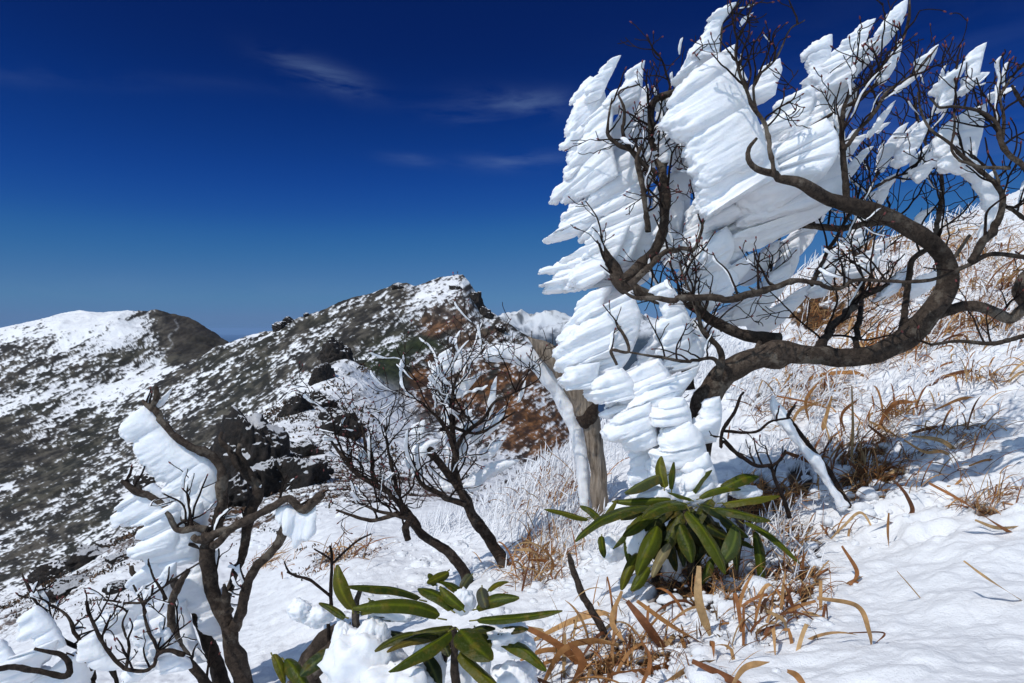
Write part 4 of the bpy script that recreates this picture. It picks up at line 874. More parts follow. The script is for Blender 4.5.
# thin sapling in front
sp = thing('sapling', 'thin dark twig with three forks standing in the snow left of the leafy evergreen', 'twig', P(329, 640, 1.5))
K = dict(tree=sp, r=np.random.default_rng(41), mat_=M_twig, thin=1)
part_limb('stem', [(328, 672, 2, 1.5), (329, 632, 2), (330, 590, 1.8), (331, 558, 1.4), (330, 546, 1)], 1.5, 0, seed=91, **K)
part_limb('branch', [(330, 596, 1.5, 1.5), (318, 586, 1.5), (307, 578, 1.5), (297, 576, 1.3), (287, 572, 1)], 1.5, 1, 0, .02, seed=92, **K)
part_limb('branch', [(333, 563, 1.2, 1.5), (347, 550, 1.1), (358, 540, 1), (371, 534, .8)], 1.5, 0, seed=93, **K)
part_limb('branch', [(330, 560, 1.1, 1.5), (322, 554, 1), (314, 549, .8)], 1.5, 0, seed=94, **K)
lg = thing('broken_log', 'short broken brown log lying in snow behind the evergreen leaves', 'log', P(320, 660, 1.55))
mb = MB(); limb(mb, [(290, 690, 9, 1.55), (306, 660, 10), (322, 640, 11), (338, 630, 9), (346, 626, 6)], 1.55, 14, .3, 5); mb.build('log', M_bark, lg)
mb = MB(); limb(mb, [(300, 700, 7, 1.5), (322, 668, 8), (338, 646, 8), (348, 634, 5)], 1.5, 14, .3, 6); mb.build('branch', M_bark, lg)

# dead stem sticking up
ds = MB(); limb(ds, [(618, 700, 4, 1.45), (611, 673, 3.6), (606, 645, 3.6), (602, 626, 3.6), (592, 610, 3.4), (583, 595, 3.2), (575, 575, 3), (571, 562, 3), (569, 554, 2)], 1.45, 10, .3, 8)
o = ds.build('dead_stem', M_bark); tag(o, 'single dark dead stem leaning left above the brown grass at the bottom', 'stem')

# bleached arching trunk
at_ = thing('arched_dead_trunk', 'bleached barkless trunk bent in an arch, a band of rime along its left side', 'dead tree', P(600, 512, 2.75))
mb = MB(); limb(mb, [(603, 530, 11, 2.68), (601, 505, 9.5), (598, 480, 8.5), (596, 460, 8.5), (592, 438, 8.5), (587, 418, 8.5), (580, 400, 9.5), (570, 383, 10), (560, 369, 10.5), (549, 356, 10), (540, 347, 7), (533, 341, 3), (528, 337, 1)], 2.68, 28, .26, 3, .12, .4); mb.build('trunk', M_wood, at_)
mb = MB(); limb(mb, [(591, 424, 8, 2.68), (588, 415, 9.6, 2.68), (584, 407, 8, 2.68)], 2.68, 14, .3, 4); mb.build('knot', M_barkd, at_)
mb = MB()
A_ = path3([(484, 358, 4), (492, 355, 8), (505, 353, 9.5), (522, 355, 10.5), (540, 366, 10), (556, 385, 9.5), (564, 400, 9), (573, 420, 8), (579, 440, 7.5), (584, 480, 6.5), (586, 505, 6), (588, 522, 4)], 2.74)
S_ = smooth_path(A_, .006); tube(mb, S_[:, :3], S_[:, 3], 28, .30, True, 5)
mb.build('rime_band', M_rime, at_)

# ================================================================ BROADLEAF EVERGREENS
def leaf(mb, base, tip, wpx, d0, d1, lift=.08, roll=.35, col=(.030, .050, .012), seed=0, tilt=0.0, nu=22, nv=9):
    A = P(base[0], base[1], d0); B = P(tip[0], tip[1], d1); L = np.linalg.norm(B-A); w = .86*wpx*(d0+d1)/2/F
    T = (B-A)/L; side = np.cross(T, [0, -.55, 1.0]); side /= np.linalg.norm(side)+1e-9
    up = np.cross(side, T); 
    if up[1] > 0.3: up = -up; side = -side
    c, s_ = math.cos(tilt), math.sin(tilt); side, up = side*c+up*s_, -side*s_+up*c
    u = np.linspace(0, 1, nu); v = np.linspace(-1, 1, nv)
    wd = w*(np.sin(math.pi*np.clip(u*.94+.06, 0, 1)**.88)**.50)*(1+.06*np.sin(u*9+seed)); wd[0] = w*.12; wd[-1] = w*.18
    ctr = A[None]+T[None]*(u*L)[:, None]+up[None]*(lift*L*4*u*(1-u)-.02*L)[:, None]
    ctr = ctr+side[None]*(.05*L*np.sin(u*math.pi+seed))[:, None]
    V = ctr[:, None]+side*(v[None]*wd[:, None])[..., None]*math.cos(roll*.6)
    V = V-up*((np.abs(v)[None]**1.8)*wd[:, None]*roll)[..., None]+up*(.0012*np.minimum(1, np.abs(v)[None]*4))[..., None]
    V = V+up*(perlin(np.stack([u[:, None]*5+0*v[None], v[None]*1.5+0*u[:, None], 0*u[:, None]*v[None]+seed*3.3], -1))*w*.10)[..., None]
    base_c = np.array(col); C = np.broadcast_to(base_c, V.shape).copy()
    rib = (np.abs(v) < .12)[None, :, None]*np.ones_like(V); C = np.where(rib > 0, base_c*1.5+[.035, .035, 0], C)
    edge = (sstep(.7, 1, np.abs(v))[None]*.5+sstep(.8, 1, u)[:, None]*.7*(seed % 3 == 0))[..., None]
    C = C*(1-.5*edge)+np.array([.10, .075, .012])*edge*.5
    mb.grid(V, c=C.reshape(-1, 3))
    st = np.linspace(-.09, .02, 4)[:, None]; q = A+T*L*st+up*(-.02*L)
    tb = MB(); tube(tb, q, np.array([.0014]*4), 6); mb.add(tb.v[0], tb.f[0][0], (.16, .15, .03))
def evergreen(name, label, base, stems, leaves, group=None):
    t = thing(name, label, 'shrub', base, group)
    for s_ in stems: sm = MB(); limb(sm, s_[0], s_[1], 8, .2, 3); sm.build('stem', M_bark, t)
    for i, l in enumerate(leaves):
        mb = MB(); b_, t_, w_ = l[:3]; d0, d1 = l[3], l[4]; k = dict(l[5]) if len(l) > 5 else {}; k.setdefault('roll', (.25, .45, .6, .35, .7)[i % 5]); k.setdefault('lift', (.05, .12, .09, .15, .03, .1, .07)[i % 7]); k.setdefault('tilt', (0, .25, -.2, .4, -.35, .1)[i % 6])
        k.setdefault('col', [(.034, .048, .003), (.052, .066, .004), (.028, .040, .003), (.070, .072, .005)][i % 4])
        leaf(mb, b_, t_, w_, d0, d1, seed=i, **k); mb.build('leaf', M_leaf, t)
    return t
BR = (.16, .13, .065)
ue = evergreen('evergreen_shrub', 'dark green broadleaf evergreen under the rimed tree, its long leaves drooping all round', P(692, 600, 1.72),
 [([(695, 625, 5, 1.72), (693, 585, 4.5), (690, 545, 4), (686, 510, 3.4)], 1.72), ([(662, 610, 5, 1.75), (655, 580, 4.5), (668, 545, 4), (684, 515, 3)], 1.75), ([(735, 590, 3, 1.75), (738, 555, 3), (742, 528, 2.6), (728, 505, 2)], 1.75)],
 [((687, 503), (643, 517), 10, 1.68, 1.58), ((690, 510), (724, 574), 11, 1.66, 1.56), ((681, 523), (690, 563), 10, 1.65, 1.60), ((737, 527), (719, 566), 10, 1.68, 1.62, dict(col=(.05, .07, .018))), ((753, 532), (765, 590), 6.5, 1.7, 1.66),
  ((744, 523), (802, 562), 6, 1.7, 1.62), ((715, 508), (771, 520), 8, 1.68, 1.62), ((722, 502), (780, 496), 8, 1.72, 1.7), ((720, 487), (760, 478), 8, 1.76, 1.78), ((671, 500), (612, 500), 6, 1.72, 1.74), ((652, 505), (576, 541), 12, 1.70, 1.62),
  ((588, 517), (545, 511), 5, 1.72, 1.68), ((602, 520), (580, 506), 6, 1.72, 1.75), ((602, 536), (604, 558), 5, 1.7, 1.68), ((668, 474), (623, 491), 10, 1.76, 1.70, dict(col=(.05, .06, .02))), ((664, 488), (662, 456), 7, 1.74, 1.78, dict(tilt=.6)), ((672, 490), (674, 462), 5, 1.74, 1.76, dict(tilt=-.6)),
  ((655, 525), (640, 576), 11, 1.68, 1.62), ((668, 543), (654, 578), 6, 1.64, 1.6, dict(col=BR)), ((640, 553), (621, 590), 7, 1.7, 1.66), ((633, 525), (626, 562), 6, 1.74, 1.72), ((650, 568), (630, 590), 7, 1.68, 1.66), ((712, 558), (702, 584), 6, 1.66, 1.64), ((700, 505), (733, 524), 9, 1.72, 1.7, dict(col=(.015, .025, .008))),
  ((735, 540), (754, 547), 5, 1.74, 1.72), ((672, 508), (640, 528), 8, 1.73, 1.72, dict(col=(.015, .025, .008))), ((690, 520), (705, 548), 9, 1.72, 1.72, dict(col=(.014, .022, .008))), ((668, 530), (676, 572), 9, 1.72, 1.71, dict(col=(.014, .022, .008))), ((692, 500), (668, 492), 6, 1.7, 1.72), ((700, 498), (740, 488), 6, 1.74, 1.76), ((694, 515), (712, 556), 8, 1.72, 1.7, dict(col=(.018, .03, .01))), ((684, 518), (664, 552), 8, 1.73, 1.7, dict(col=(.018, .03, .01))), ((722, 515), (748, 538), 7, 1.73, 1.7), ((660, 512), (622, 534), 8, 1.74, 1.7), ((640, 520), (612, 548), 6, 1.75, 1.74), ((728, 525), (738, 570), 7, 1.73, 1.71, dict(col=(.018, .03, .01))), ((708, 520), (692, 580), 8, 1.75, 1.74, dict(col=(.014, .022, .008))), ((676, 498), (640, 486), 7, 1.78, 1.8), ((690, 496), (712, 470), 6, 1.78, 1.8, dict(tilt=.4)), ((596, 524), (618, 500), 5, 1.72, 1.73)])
le = evergreen('evergreen_shrub', 'rosette of broad evergreen leaves at the bottom centre with snow caught between the leaves', P(454, 690, 1.2),
 [([(456, 730, 4.5, 1.2), (455, 690, 4.5), (453, 655, 4), (453, 628, 4)], 1.2), ([(432, 730, 5, 1.25), (440, 680, 5), (449, 640, 4)], 1.23), ([(352, 690, 4, 1.3), (356, 650, 4), (357, 615, 3.5), (360, 590, 2.6)], 1.3)],
 [((476, 619), (562, 610), 7, 1.18, 1.12, dict(lift=.03)), ((440, 618), (354, 604), 10, 1.18, 1.14), ((421, 599), (346, 583), 8, 1.24, 1.2), ((352, 610), (337, 565), 9, 1.26, 1.28, dict(tilt=.4)), ((449, 630), (390, 672), 12, 1.16, 1.08), ((430, 638), (388, 654), 5, 1.2, 1.14, dict(col=(.09, .07, .015))),
  ((459, 630), (492, 660), 17, 1.15, 1.08, dict(roll=.2)), ((462, 650), (502, 694), 11, 1.14, 1.08), ((452, 610), (420, 587), 10, 1.19, 1.24), ((463, 610), (440, 586), 7, 1.18, 1.2), ((470, 600), (437, 582), 7, 1.24, 1.28), ((448, 571), (428, 585), 6, 1.3, 1.26, dict(tilt=.5)), ((436, 585), (428, 574), 5, 1.3, 1.3),
  ((472, 575), (460, 592), 6, 1.28, 1.26, dict(tilt=.5, col=(.05, .055, .03))), ((482, 587), (484, 608), 9, 1.22, 1.18, dict(col=(.05, .052, .035))), ((488, 591), (509, 582), 6, 1.24, 1.26), ((476, 609), (519, 597), 8, 1.2, 1.18), ((500, 643), (548, 668), 10, 1.2, 1.15), ((346, 617), (318, 604), 5, 1.28, 1.3), ((360, 612), (395, 606), 6, 1.28, 1.26),
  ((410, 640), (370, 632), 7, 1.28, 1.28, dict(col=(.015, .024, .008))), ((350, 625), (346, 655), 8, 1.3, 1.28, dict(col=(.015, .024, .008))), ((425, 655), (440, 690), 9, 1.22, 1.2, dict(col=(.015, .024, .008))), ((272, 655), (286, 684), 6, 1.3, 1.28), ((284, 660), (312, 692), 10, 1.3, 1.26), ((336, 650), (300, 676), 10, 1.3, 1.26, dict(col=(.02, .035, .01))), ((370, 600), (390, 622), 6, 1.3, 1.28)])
rX = np.random.default_rng(5)
for n_, (t_, cx_, cy_, d_) in enumerate([(ue, 690, 512, 1.74)]*20+[(le, 452, 626, 1.22)]*9):
    a_ = rX.uniform(.15, math.pi-.15) if t_ is ue else rX.uniform(0, 2*math.pi); L_ = rX.uniform(36, 62) if t_ is ue else rX.uniform(38, 60)
    ox, oy = rX.normal(0, 16), rX.normal(6, 8); mb = MB()
    leaf(mb, (cx_+ox, cy_+oy), (cx_+ox+math.cos(a_)*L_*.95, cy_+oy+math.sin(a_)*L_*(.9 if t_ is ue else .5)), rX.uniform(6.5, 9.5), d_, d_+rX.uniform(-.06, .05), rX.uniform(.02, .14), rX.uniform(.25, .7), ((.020, .026, .004), (.034, .040, .005), (.012, .018, .004))[n_ % 3], n_+50, rX.uniform(-.5, .5)); mb.build('leaf', M_leaf, t_)
for (x, y, d, rx, ry, rz) in ((366, 672, 1.26, 40, 30, 40), (395, 690, 1.2, 40, 30, 25), (345, 650, 1.28, 14, 16, 26), (374, 640, 1.27, 16, 16, 20), (428, 672, 1.24, 16, 14, 34), (474, 676, 1.24, 16, 14, 34), (506, 634, 1.22, 22, 20, 12), (520, 646, 1.21, 14, 14, 10), (515, 680, 1.22, 22, 20, 16), (464, 602, 1.22, 11, 10, 12), (395, 612, 1.3, 26, 14, 8), (300, 610, 1.4, 12, 10, 10), (316, 616, 1.4, 16, 10, 10)):
    mb = MB(); lump(mb, P(x, y, d), np.array([rx, ry, rz])*d/F, x*.1, .55); mb.build('snow_clot', M_rime, le)
for (x, y, d, rx, ry, rz) in ((655, 500, 1.76, 22, 14, 12), (640, 545, 1.74, 14, 14, 26), (672, 560, 1.76, 12, 12, 20), (628, 510, 1.8, 20, 12, 8), (744, 492, 1.8, 16, 12, 6), (612, 548, 1.8, 14, 12, 12)):
    mb = MB(); lump(mb, P(x, y, d), np.array([rx, ry, rz])*d/F, x*.1, .5); mb.build('snow_clot', M_rime, ue)
# ================================================================ ROCKS ON THE RIDGE
def rock_mesh(seed, n=40):
    u = np.linspace(0.03, math.pi-.03, n); v = np.linspace(0, 2*math.pi, n*2, endpoint=False); U, Vv = np.meshgrid(u, v, indexing='ij')
    D = np.stack([np.sin(U)*np.cos(Vv), np.sin(U)*np.sin(Vv), np.cos(U)], -1); r = np.random.default_rng(seed)
    k = np.ones(U.shape)*1.25
    for _ in range(13):      # cut by planes: angular blocks
        nn = r.normal(size=3); nn /= np.linalg.norm(nn); h = r.uniform(.62, .95); dd = D@nn; k = np.where(dd > .05, np.minimum(k, h/np.maximum(dd, .05)), k)
    k = k*(1+.34*fbm(D*2.2+seed, 5, .65)+.22*(.4-np.abs(perlin(D*4+seed)))+.08*(.4-np.abs(perlin(D*11+seed))))
    return (D*k[..., None])[:, ::-1]
# column, row, size in columns, tall, label
RK = [(336, 356, 15, .9, 'dark jagged rock highest on the near crest line'), (319, 378, 9, 1.3, 'tall dark rock just below the highest crest rock'), (318, 403, 12, .6, 'flat dark rock in the stack beside the snow gully'), (332, 418, 10, .8, 'brown square rock in the middle of the gully edge stack'),
 (343, 432, 13, 1.1, 'large dark rock at the foot of the gully edge stack'), (296, 410, 11, .9, 'lone dark rock in snow left of the gully edge stack'), (304, 453, 12, .7, 'brown flat rock lying above the dark hollow'), (284, 463, 11, .8, 'reddish rock at the upper rim of the dark hollow'),
 (252, 470, 24, 1.3, 'biggest dark outcrop behind the arching limb'), (272, 488, 16, 1.1, 'dark rock wedged right of the biggest outcrop'), (300, 482, 15, 1.0, 'dark rock with a snowy top at the right end of the hollow'), (236, 500, 14, 1.0, 'dark rock under the left end of the outcrop'),
 (312, 474, 9, .9, 'small dark rock tucked behind the snowy topped rock'), (282, 446, 7, .6, 'small flat stone on the snowy crest above the hollow'), (266, 433, 6, .6, 'pale small stone at the left edge of the crest'), (250, 448, 12, .8, 'blackish rock at the top of the outcrop'),
 (68, 588, 12, .6, 'dark rock half buried at the lower left edge of the slope'), (86, 560, 13, .6, 'dark rock on the left edge of the slope above the buried one'), (56, 576, 12, .6, 'low dark rock farthest left on the slope edge'), (104, 548, 9, .5, 'flat rock on the slope edge below the arching limb'), (150, 482, 10, .8, 'grey rock poking out under the big snow slab'), (122, 560, 8, .5, 'small brown stone in the snow at the left'), (120, 590, 7, .5, 'small dark stone in snow below the slope edge'),
 (279, 329, 9, .8, 'dark crag standing on the skyline of the long ridge'), (288, 322, 5, .9, 'small pointed crag beside the dark skyline crag'), (306, 316, 4, .8, 'tiny rock tooth on the skyline right of the crags'), (476, 300, 9, 1.7, 'steep rust coloured cliff just below the summit on the right'), (487, 318, 8, 1.0, 'brown crag under the summit cliff'), (455, 288, 6, .8, 'dark rock band directly beneath the summit'), (398, 290, 5, .7, 'rock knob on the ridge line left of the summit'), (500, 330, 6, .8, 'rock on the right shoulder below the summit')]
for i, (x, y, s, tall, lab) in enumerate(RK):
    dm = 60 if y < 345 else (5 if x > 140 else 3.5)
    p, d = hit(x, y+s*tall*.35, dm, 380); M = rock_mesh(100+i); sz = s*d/F*(1.0 if y < 345 else (1.35 if y < 430 else 1.7))
    V = M*np.array([1, .9, tall])*sz; mb = MB(); a = i*1.3; c, s_ = math.cos(a), math.sin(a)
    V = V@np.array([[c, s_, 0], [-s_, c, 0], [0, 0, 1]]); mb.grid(V+p+np.array([0, sz*.2, sz*tall*.12]), closev=True)
    tag(mb.build('rock', M_rock), lab, 'rock', 'rocks on the ridge')
# two climbers on the summit
def person(px, lab, col, seed):
    dd_ = np.linspace(250, 420, 200); q_ = height(np.full(200, float(px)), dd_); p = q_[int(np.argmin(proj(q_)[1]))]
    j = [(0, 0, .92), (0, 0, 1.15), (0, 0, 1.42), (0, 0, 1.52), (0, .02, 1.66), (.12, 0, .88), (.14, .05, .5), (.13, .0, .06), (-.12, 0, .88), (-.13, -.02, .5), (-.14, .0, .06), (.2, 0, 1.4), (.28, .02, 1.12), (.24, -.15, .92), (-.2, 0, 1.4), (-.28, .02, 1.12), (-.22, -.18, .95), (.13, -.16, .03), (-.14, -.16, .03)]
    e = [(0, 1), (1, 2), (2, 3), (3, 4), (0, 5), (5, 6), (6, 7), (0, 8), (8, 9), (9, 10), (2, 11), (11, 12), (12, 13), (2, 14), (14, 15), (15, 16), (7, 17), (10, 18)]
    r = [.16, .15, .18, .07, .11, .11, .08, .06, .11, .08, .06, .08, .06, .045, .08, .06, .045, .05, .05]
    me = bpy.data.meshes.new('person'); me.from_pydata(j, e, []); o = bpy.data.objects.new('person', me); COL.objects.link(o); o.location = p
    sk = me.skin_vertices if len(me.skin_vertices) else None
    md = o.modifiers.new('skin', 'SKIN')
    for k, rr in enumerate(r): me.skin_vertices[0].data[k].radius = (rr, rr*.8)
    me.skin_vertices[0].data[0].use_root = True
    md2 = o.modifiers.new('sub', 'SUBSURF'); md2.levels = 1; md2.render_levels = 1
    me.materials.append(m_flat('climber_clothes', col, .8, 4)); tag(o, lab, 'person', 'climbers on the summit')
person(453, 'tiny person in a red jacket standing on the summit', (.35, .03, .03), 0)
person(457.5, 'tiny person in dark clothes standing right of the red jacket on the summit', (.03, .03, .05), 1)
# ================================================================ GRASS
def blades(mb, base, n_seg, L, w, az, lean, droop, col, twist=None, thick=False, fold=None):
    """vectorised ribbons. base (N,3); L,w,az,lean,droop (N); col (N,3)"""
    N = len(base); u = np.linspace(0, 1, n_seg+1)[None]
    ang = lean[:, None]+droop[:, None]*u**1.5                      # angle from vertical
    if fold is not None: ang = ang+fold[1][:, None]*sstep(0, .08, u-fold[0][:, None])
    ds = (L/n_seg)[:, None]; hx = np.cumsum(np.sin(ang)*ds, 1)-np.sin(ang[:, :1])*ds; hz = np.cumsum(np.cos(ang)*ds, 1)-np.cos(ang[:, :1])*ds
    dx = np.stack([np.cos(az), np.sin(az)], -1)
    C = np.empty((N, n_seg+1, 3)); C[..., 0] = base[:, None, 0]+dx[:, None, 0]*hx; C[..., 1] = base[:, None, 1]+dx[:, None, 1]*hx; C[..., 2] = base[:, None, 2]+hz
    tw = (rngG.uniform(-.7, .7, N) if twist is None else twist)[:, None]+u*rngG.normal(0, .5, N)[:, None]
    s1 = np.stack([-dx[:, 1], dx[:, 0], 0*az], -1)[:, None]*np.cos(tw)[..., None]
    nrm = np.stack([dx[:, None, 0]*np.cos(ang), dx[:, None, 1]*np.cos(ang), -np.sin(ang)], -1)*np.sin(tw)[..., None]
    sd = s1+nrm; prof = (np.minimum(1, (1-u)*2.6)**.7*np.minimum(1, .45+u*3))
    W = sd*(w[:, None]*prof)[..., None]*.5
    cc = np.repeat(np.repeat(col[:, None], n_seg+1, 1)[:, :, None], 2 if not thick else 3, 2)
    if thick:      # triangular section: a blade coated all round
        up = np.cross(sd, np.gradient(C, axis=1)); up /= np.linalg.norm(up, axis=-1, keepdims=True)+1e-9
        V = np.stack([C-W, C+W, C+up*(w[:, None]*prof)[..., None]*.7], 2); k = 3
    else: V = np.stack([C-W, C+W], 2); k = 2
    V = V.reshape(N, (n_seg+1)*k, 3); f = []
    for i in range(n_seg):
        a = i*k; b = a+k
        if k == 2: f.append((a, a+1, b+1, b))
        else:
            for q in range(3): f.append((a+q, a+(q+1) % 3, b+(q+1) % 3, b+q))
    f = np.array(f)[None]+(np.arange(N)*(n_seg+1)*k)[:, None, None]
    mb.add(V.reshape(-1, 3), f.reshape(-1, 4), cc.reshape(-1, 3))
rngG = np.random.default_rng(77)
def scatter(n, boxes):
    """boxes: (col, row, reach x, reach row, weight, dmin, dmax) -> points on the ground"""
    w = np.array([b[4] for b in boxes], float); w /= w.sum(); out = []
    for b, k in zip(boxes, rngG.multinomial(n, w)):
        if k == 0: continue
        px = b[0]+rngG.normal(size=k*2)*b[2]*.6; d = np.exp(rngG.uniform(math.log(b[5]), math.log(b[6]), k*2))
        p = height(px, d); r = proj(p)[1]; a = np.exp(-((r-b[1])/b[3])**2) > rngG.random(k*2); out.append(p[a][:k])
    return np.vstack(out)
STRAW = np.array([[.46, .22, .075], [.34, .14, .048], [.54, .31, .13], [.22, .085, .035], [.56, .36, .17]])
def cols_(n): return STRAW[rngG.integers(0, 5, n)]*rngG.uniform(.65, 1.15, (n, 1))
def lean_az(n, sp=1.3): return rngG.normal(-.1, sp, n)      # bent away from the wind, towards the right
# fine dry grass everywhere it shows in the photograph
GB = [(800, 400, 60, 30, 3, 2.2, 4.5), (860, 440, 50, 40, 3, 1.8, 3.2), (900, 350, 60, 14, 3, 3, 5), (860, 290, 50, 30, 6, 4, 7.5), (960, 250, 60, 45, 6.5, 3.6, 7.4), (960, 320, 70, 25, 4.5, 3, 4.6), (940, 440, 60, 30, 1.2, 1.8, 2.8),
      (790, 560, 30, 40, 1.6, 1.4, 2), (700, 600, 60, 35, 2.4, 1.3, 1.9), (610, 650, 70, 30, 2.6, 1.15, 1.6), (760, 500, 30, 30, 1.4, 1.8, 2.5), (540, 560, 30, 26, 1.6, 2.1, 2.8), (560, 500, 40, 30, 1.8, 2.6, 4.2), (870, 475, 20, 16, 1.6, 1.9, 2.4), (985, 505, 30, 14, .7, 1.6, 1.9), (260, 560, 30, 14, .5, 3.6, 6), (345, 560, 26, 12, .7, 3, 4.4), (830, 330, 60, 20, 3.6, 3.6, 6)]
b = scatter(17500, GB); cl_ = fbm(b*3.0+2, 2) > -.10; b = b[cl_]; n = len(b); dd = b[:, 1]
mb = MB(); blades(mb, b-[0, 0, .006], 7, rngG.uniform(.03, .17, n)*np.clip(dd/2, .8, 1.7), rngG.uniform(.0014, .0040, n)*np.clip(dd/2, .7, 1.9), lean_az(n), rngG.uniform(.3, 1.45, n), rngG.uniform(.3, 2.4, n), cols_(n))
o = mb.build('dry_grass', M_grass, kind='stuff')
# blades coated in white rime
FB = [(555, 470, 50, 30, 5, 2.8, 5), (510, 510, 30, 24, 2.5, 2.9, 4.6), (560, 530, 40, 26, 3, 2.2, 3), (640, 410, 30, 16, 1.6, 3.6, 5.2), (600, 440, 40, 14, 2, 3.8, 5.4), (700, 370, 60, 30, 3, 3.6, 6), (800, 390, 70, 30, 4, 2.4, 4.8), (860, 280, 70, 30, 3.4, 4, 8), (960, 240, 60, 40, 2.8, 4, 8.2), (960, 330, 70, 40, 2, 2.6, 4.5), (800, 440, 50, 30, 2.5, 2, 3), (780, 530, 30, 40, 1.5, 1.6, 2.2), (440, 520, 50, 16, 1.5, 3, 4.6), (900, 380, 60, 20, 1.5, 2.5, 3.6)]
b = scatter(6200, FB); n = len(b); dd = b[:, 1]
mb = MB(); blades(mb, b-[0, 0, .01], 5, rngG.uniform(.04, .12, n)*np.clip(dd/2.2, .8, 1.8), rngG.uniform(.003, .0065, n)*np.clip(dd/2.4, .8, 2.0), lean_az(n, 1.0), rngG.uniform(.0, 1.0, n), rngG.uniform(-.2, 1.0, n), np.tile([.86, .87, .90], (n, 1)), thick=True)
mb.build('frosted_grass', m_tint('rime_coated_grass', .6, ((200, .3, .002),)), kind='stuff')
# distinct tufts of broad curling blades
def tuft(px, row, dmin, n, L, w, label, az=None, spr=1.5, dro=(.6, 2.6), lean=(.1, 1.1), rad=.03, cl=None):
    p, d = hit(px, row, dmin, 8); t = thing('grass_tuft', label, 'grass tuft', p, 'tufts of dry broad-bladed grass')
    b = p+np.stack([rngG.normal(0, rad, n), rngG.normal(0, rad, n), np.full(n, -.01)], -1)
    a = rngG.normal(az if az is not None else 0, spr, n); mb = MB()
    fold = (rngG.uniform(.35, .9, n), rngG.choice([0, 0, 1.2, 1.9], n))
    blades(mb, b, 14, rngG.uniform(.5, 1.1, n)*L, rngG.uniform(.6, 1.2, n)*w, a, rngG.uniform(*lean, n), rngG.uniform(*dro, n), cols_(n) if cl is None else np.tile(cl, (n, 1))*rngG.uniform(.8, 1.1, (n, 1)), fold=fold)
    mb.build('blades', M_grass, t)['kind'] = 'stuff'
    if n < 8: return
    k = max(24, n); mb = MB(); bb = p+np.stack([rngG.normal(0, rad*.7, k), rngG.normal(0, rad*.7, k), np.full(k, -.01)], -1)
    blades(mb, bb, 5, rngG.uniform(.25, .6, k)*L*.5, rngG.uniform(.5, 1, k)*w*.5, rngG.uniform(-3, 3, k), rngG.uniform(0, .8, k), rngG.uniform(0, .8, k), cols_(k)*.5)
    mb.build('stubble', M_grass, t)['kind'] = 'stuff'
tuft(640, 672, 1.2, 22, .20, .008, 'big rusty tuft of broad blades at the bottom, right of the dead stem', spr=1.6, rad=.09, lean=(.3, 1.4), dro=(.4, 2.2))
tuft(570, 690, 1.1, 22, .22, .008, 'tuft of rusty curling blades at the bottom edge beside the leaf rosette', az=.3, rad=.07, lean=(.4, 1.4), dro=(.3, 2.2))
tuft(700, 640, 1.3, 26, .20, .008, 'rusty tuft below the drooping evergreen, its blades standing up', rad=.08, lean=(.1, 1.3))
tuft(745, 655, 1.3, 16, .16, .008, 'small tuft lying in crusty snow right of the rusty tufts', rad=.04)
tuft(600, 640, 1.4, 14, .18, .006, 'thin tan tuft just behind the dead stem', rad=.05)
tuft(868, 478, 1.9, 34, .15, .006, 'tall straw tuft rising from a dark hollow in the middle of the slope', rad=.035, lean=(0, .9))
tuft(905, 462, 1.9, 12, .18, .006, 'arching straw blades just right of the tall straw tuft', az=.2, spr=.8, rad=.03)
tuft(800, 500, 1.8, 30, .14, .007, 'straw tuft beside the dark burrow under the rimed tree', rad=.035)
tuft(800, 575, 1.5, 34, .11, .006, 'stubbly brown tuft right of the drooping evergreen', rad=.04, dro=(0, 1))
tuft(782, 620, 1.4, 30, .12, .007, 'dark brown stubbly tuft at the edge of the crusty snow', rad=.035, dro=(.2, 1.4))
tuft(838, 535, 1.6, 9, .13, .006, 'few bent blades in smooth snow below the tall straw tuft', rad=.03)
tuft(985, 515, 1.5, 10, .15, .005, 'straw tuft lying to the right at the edge of the picture', az=.1, spr=.5, lean=(.6, 1.4), dro=(.2, 1.4), rad=.04)
tuft(960, 440, 2.0, 16, .2, .007, 'sparse arching straw tuft in shaded snow at the right', az=.2, spr=.7, rad=.05)
tuft(842, 588, 1.4, 3, .06, .008, 'short straw stub in smooth snow', spr=.3, dro=(0, .5), rad=.004)
tuft(548, 575, 2.0, 26, .2, .006, 'pale orange tuft in frosty snow right of the leaning trunks', az=.2, rad=.05)
tuft(264, 566, 3, 20, .4, .010, 'straw tuft swept sideways behind the lower left tree', az=.2, spr=.4, lean=(.8, 1.3), dro=(0, .6), rad=.08)
tuft(880, 350, 3.0, 40, .32, .012, 'wide straw tuft under the sweeping trunk', rad=.12)
tuft(930, 350, 2.9, 34, .3, .011, 'straw tuft flattened beside the long right hand limb', az=0, spr=.8, rad=.12)
tuft(800, 395, 2.8, 40, .28, .010, 'frosted straw tuft in the shade behind the trunk', rad=.10)
for j_, (x_, y_, d_, l_) in enumerate([(905, 300, 3.6, 'straw tuft on the slope seen through the fork of the sweeping trunk'), (990, 330, 2.8, 'straw tuft at the right edge just above the long limb'), (985, 380, 2.3, 'straw tuft in snow at the right edge below the long limb'), (850, 365, 2.9, 'straw tuft close under the middle of the sweeping trunk'), (905, 420, 2.1, 'loose straw tuft in shaded snow above the hollow'), (835, 460, 2.0, 'loose straw tuft at the left rim of the hollow'), (1010, 290, 3.6, 'straw tuft at the right edge where the slope steepens'), (880, 255, 5.5, 'straw tuft breaking the skyline behind the branches')]):
    tuft(x_, y_, d_*.85, 44, .12*d_, .0036*d_, l_, az=.1, spr=1.2, rad=.045*d_, lean=(.3, 1.4), dro=(.5, 2.4))
tuft(965, 262, 4.5, 40, .45, .014, 'straw tuft high on the slope near the skyline', rad=.2)
tuft(820, 300, 4.5, 36, .40, .014, 'straw tuft high on the slope beside the dark earth hollow', rad=.2)

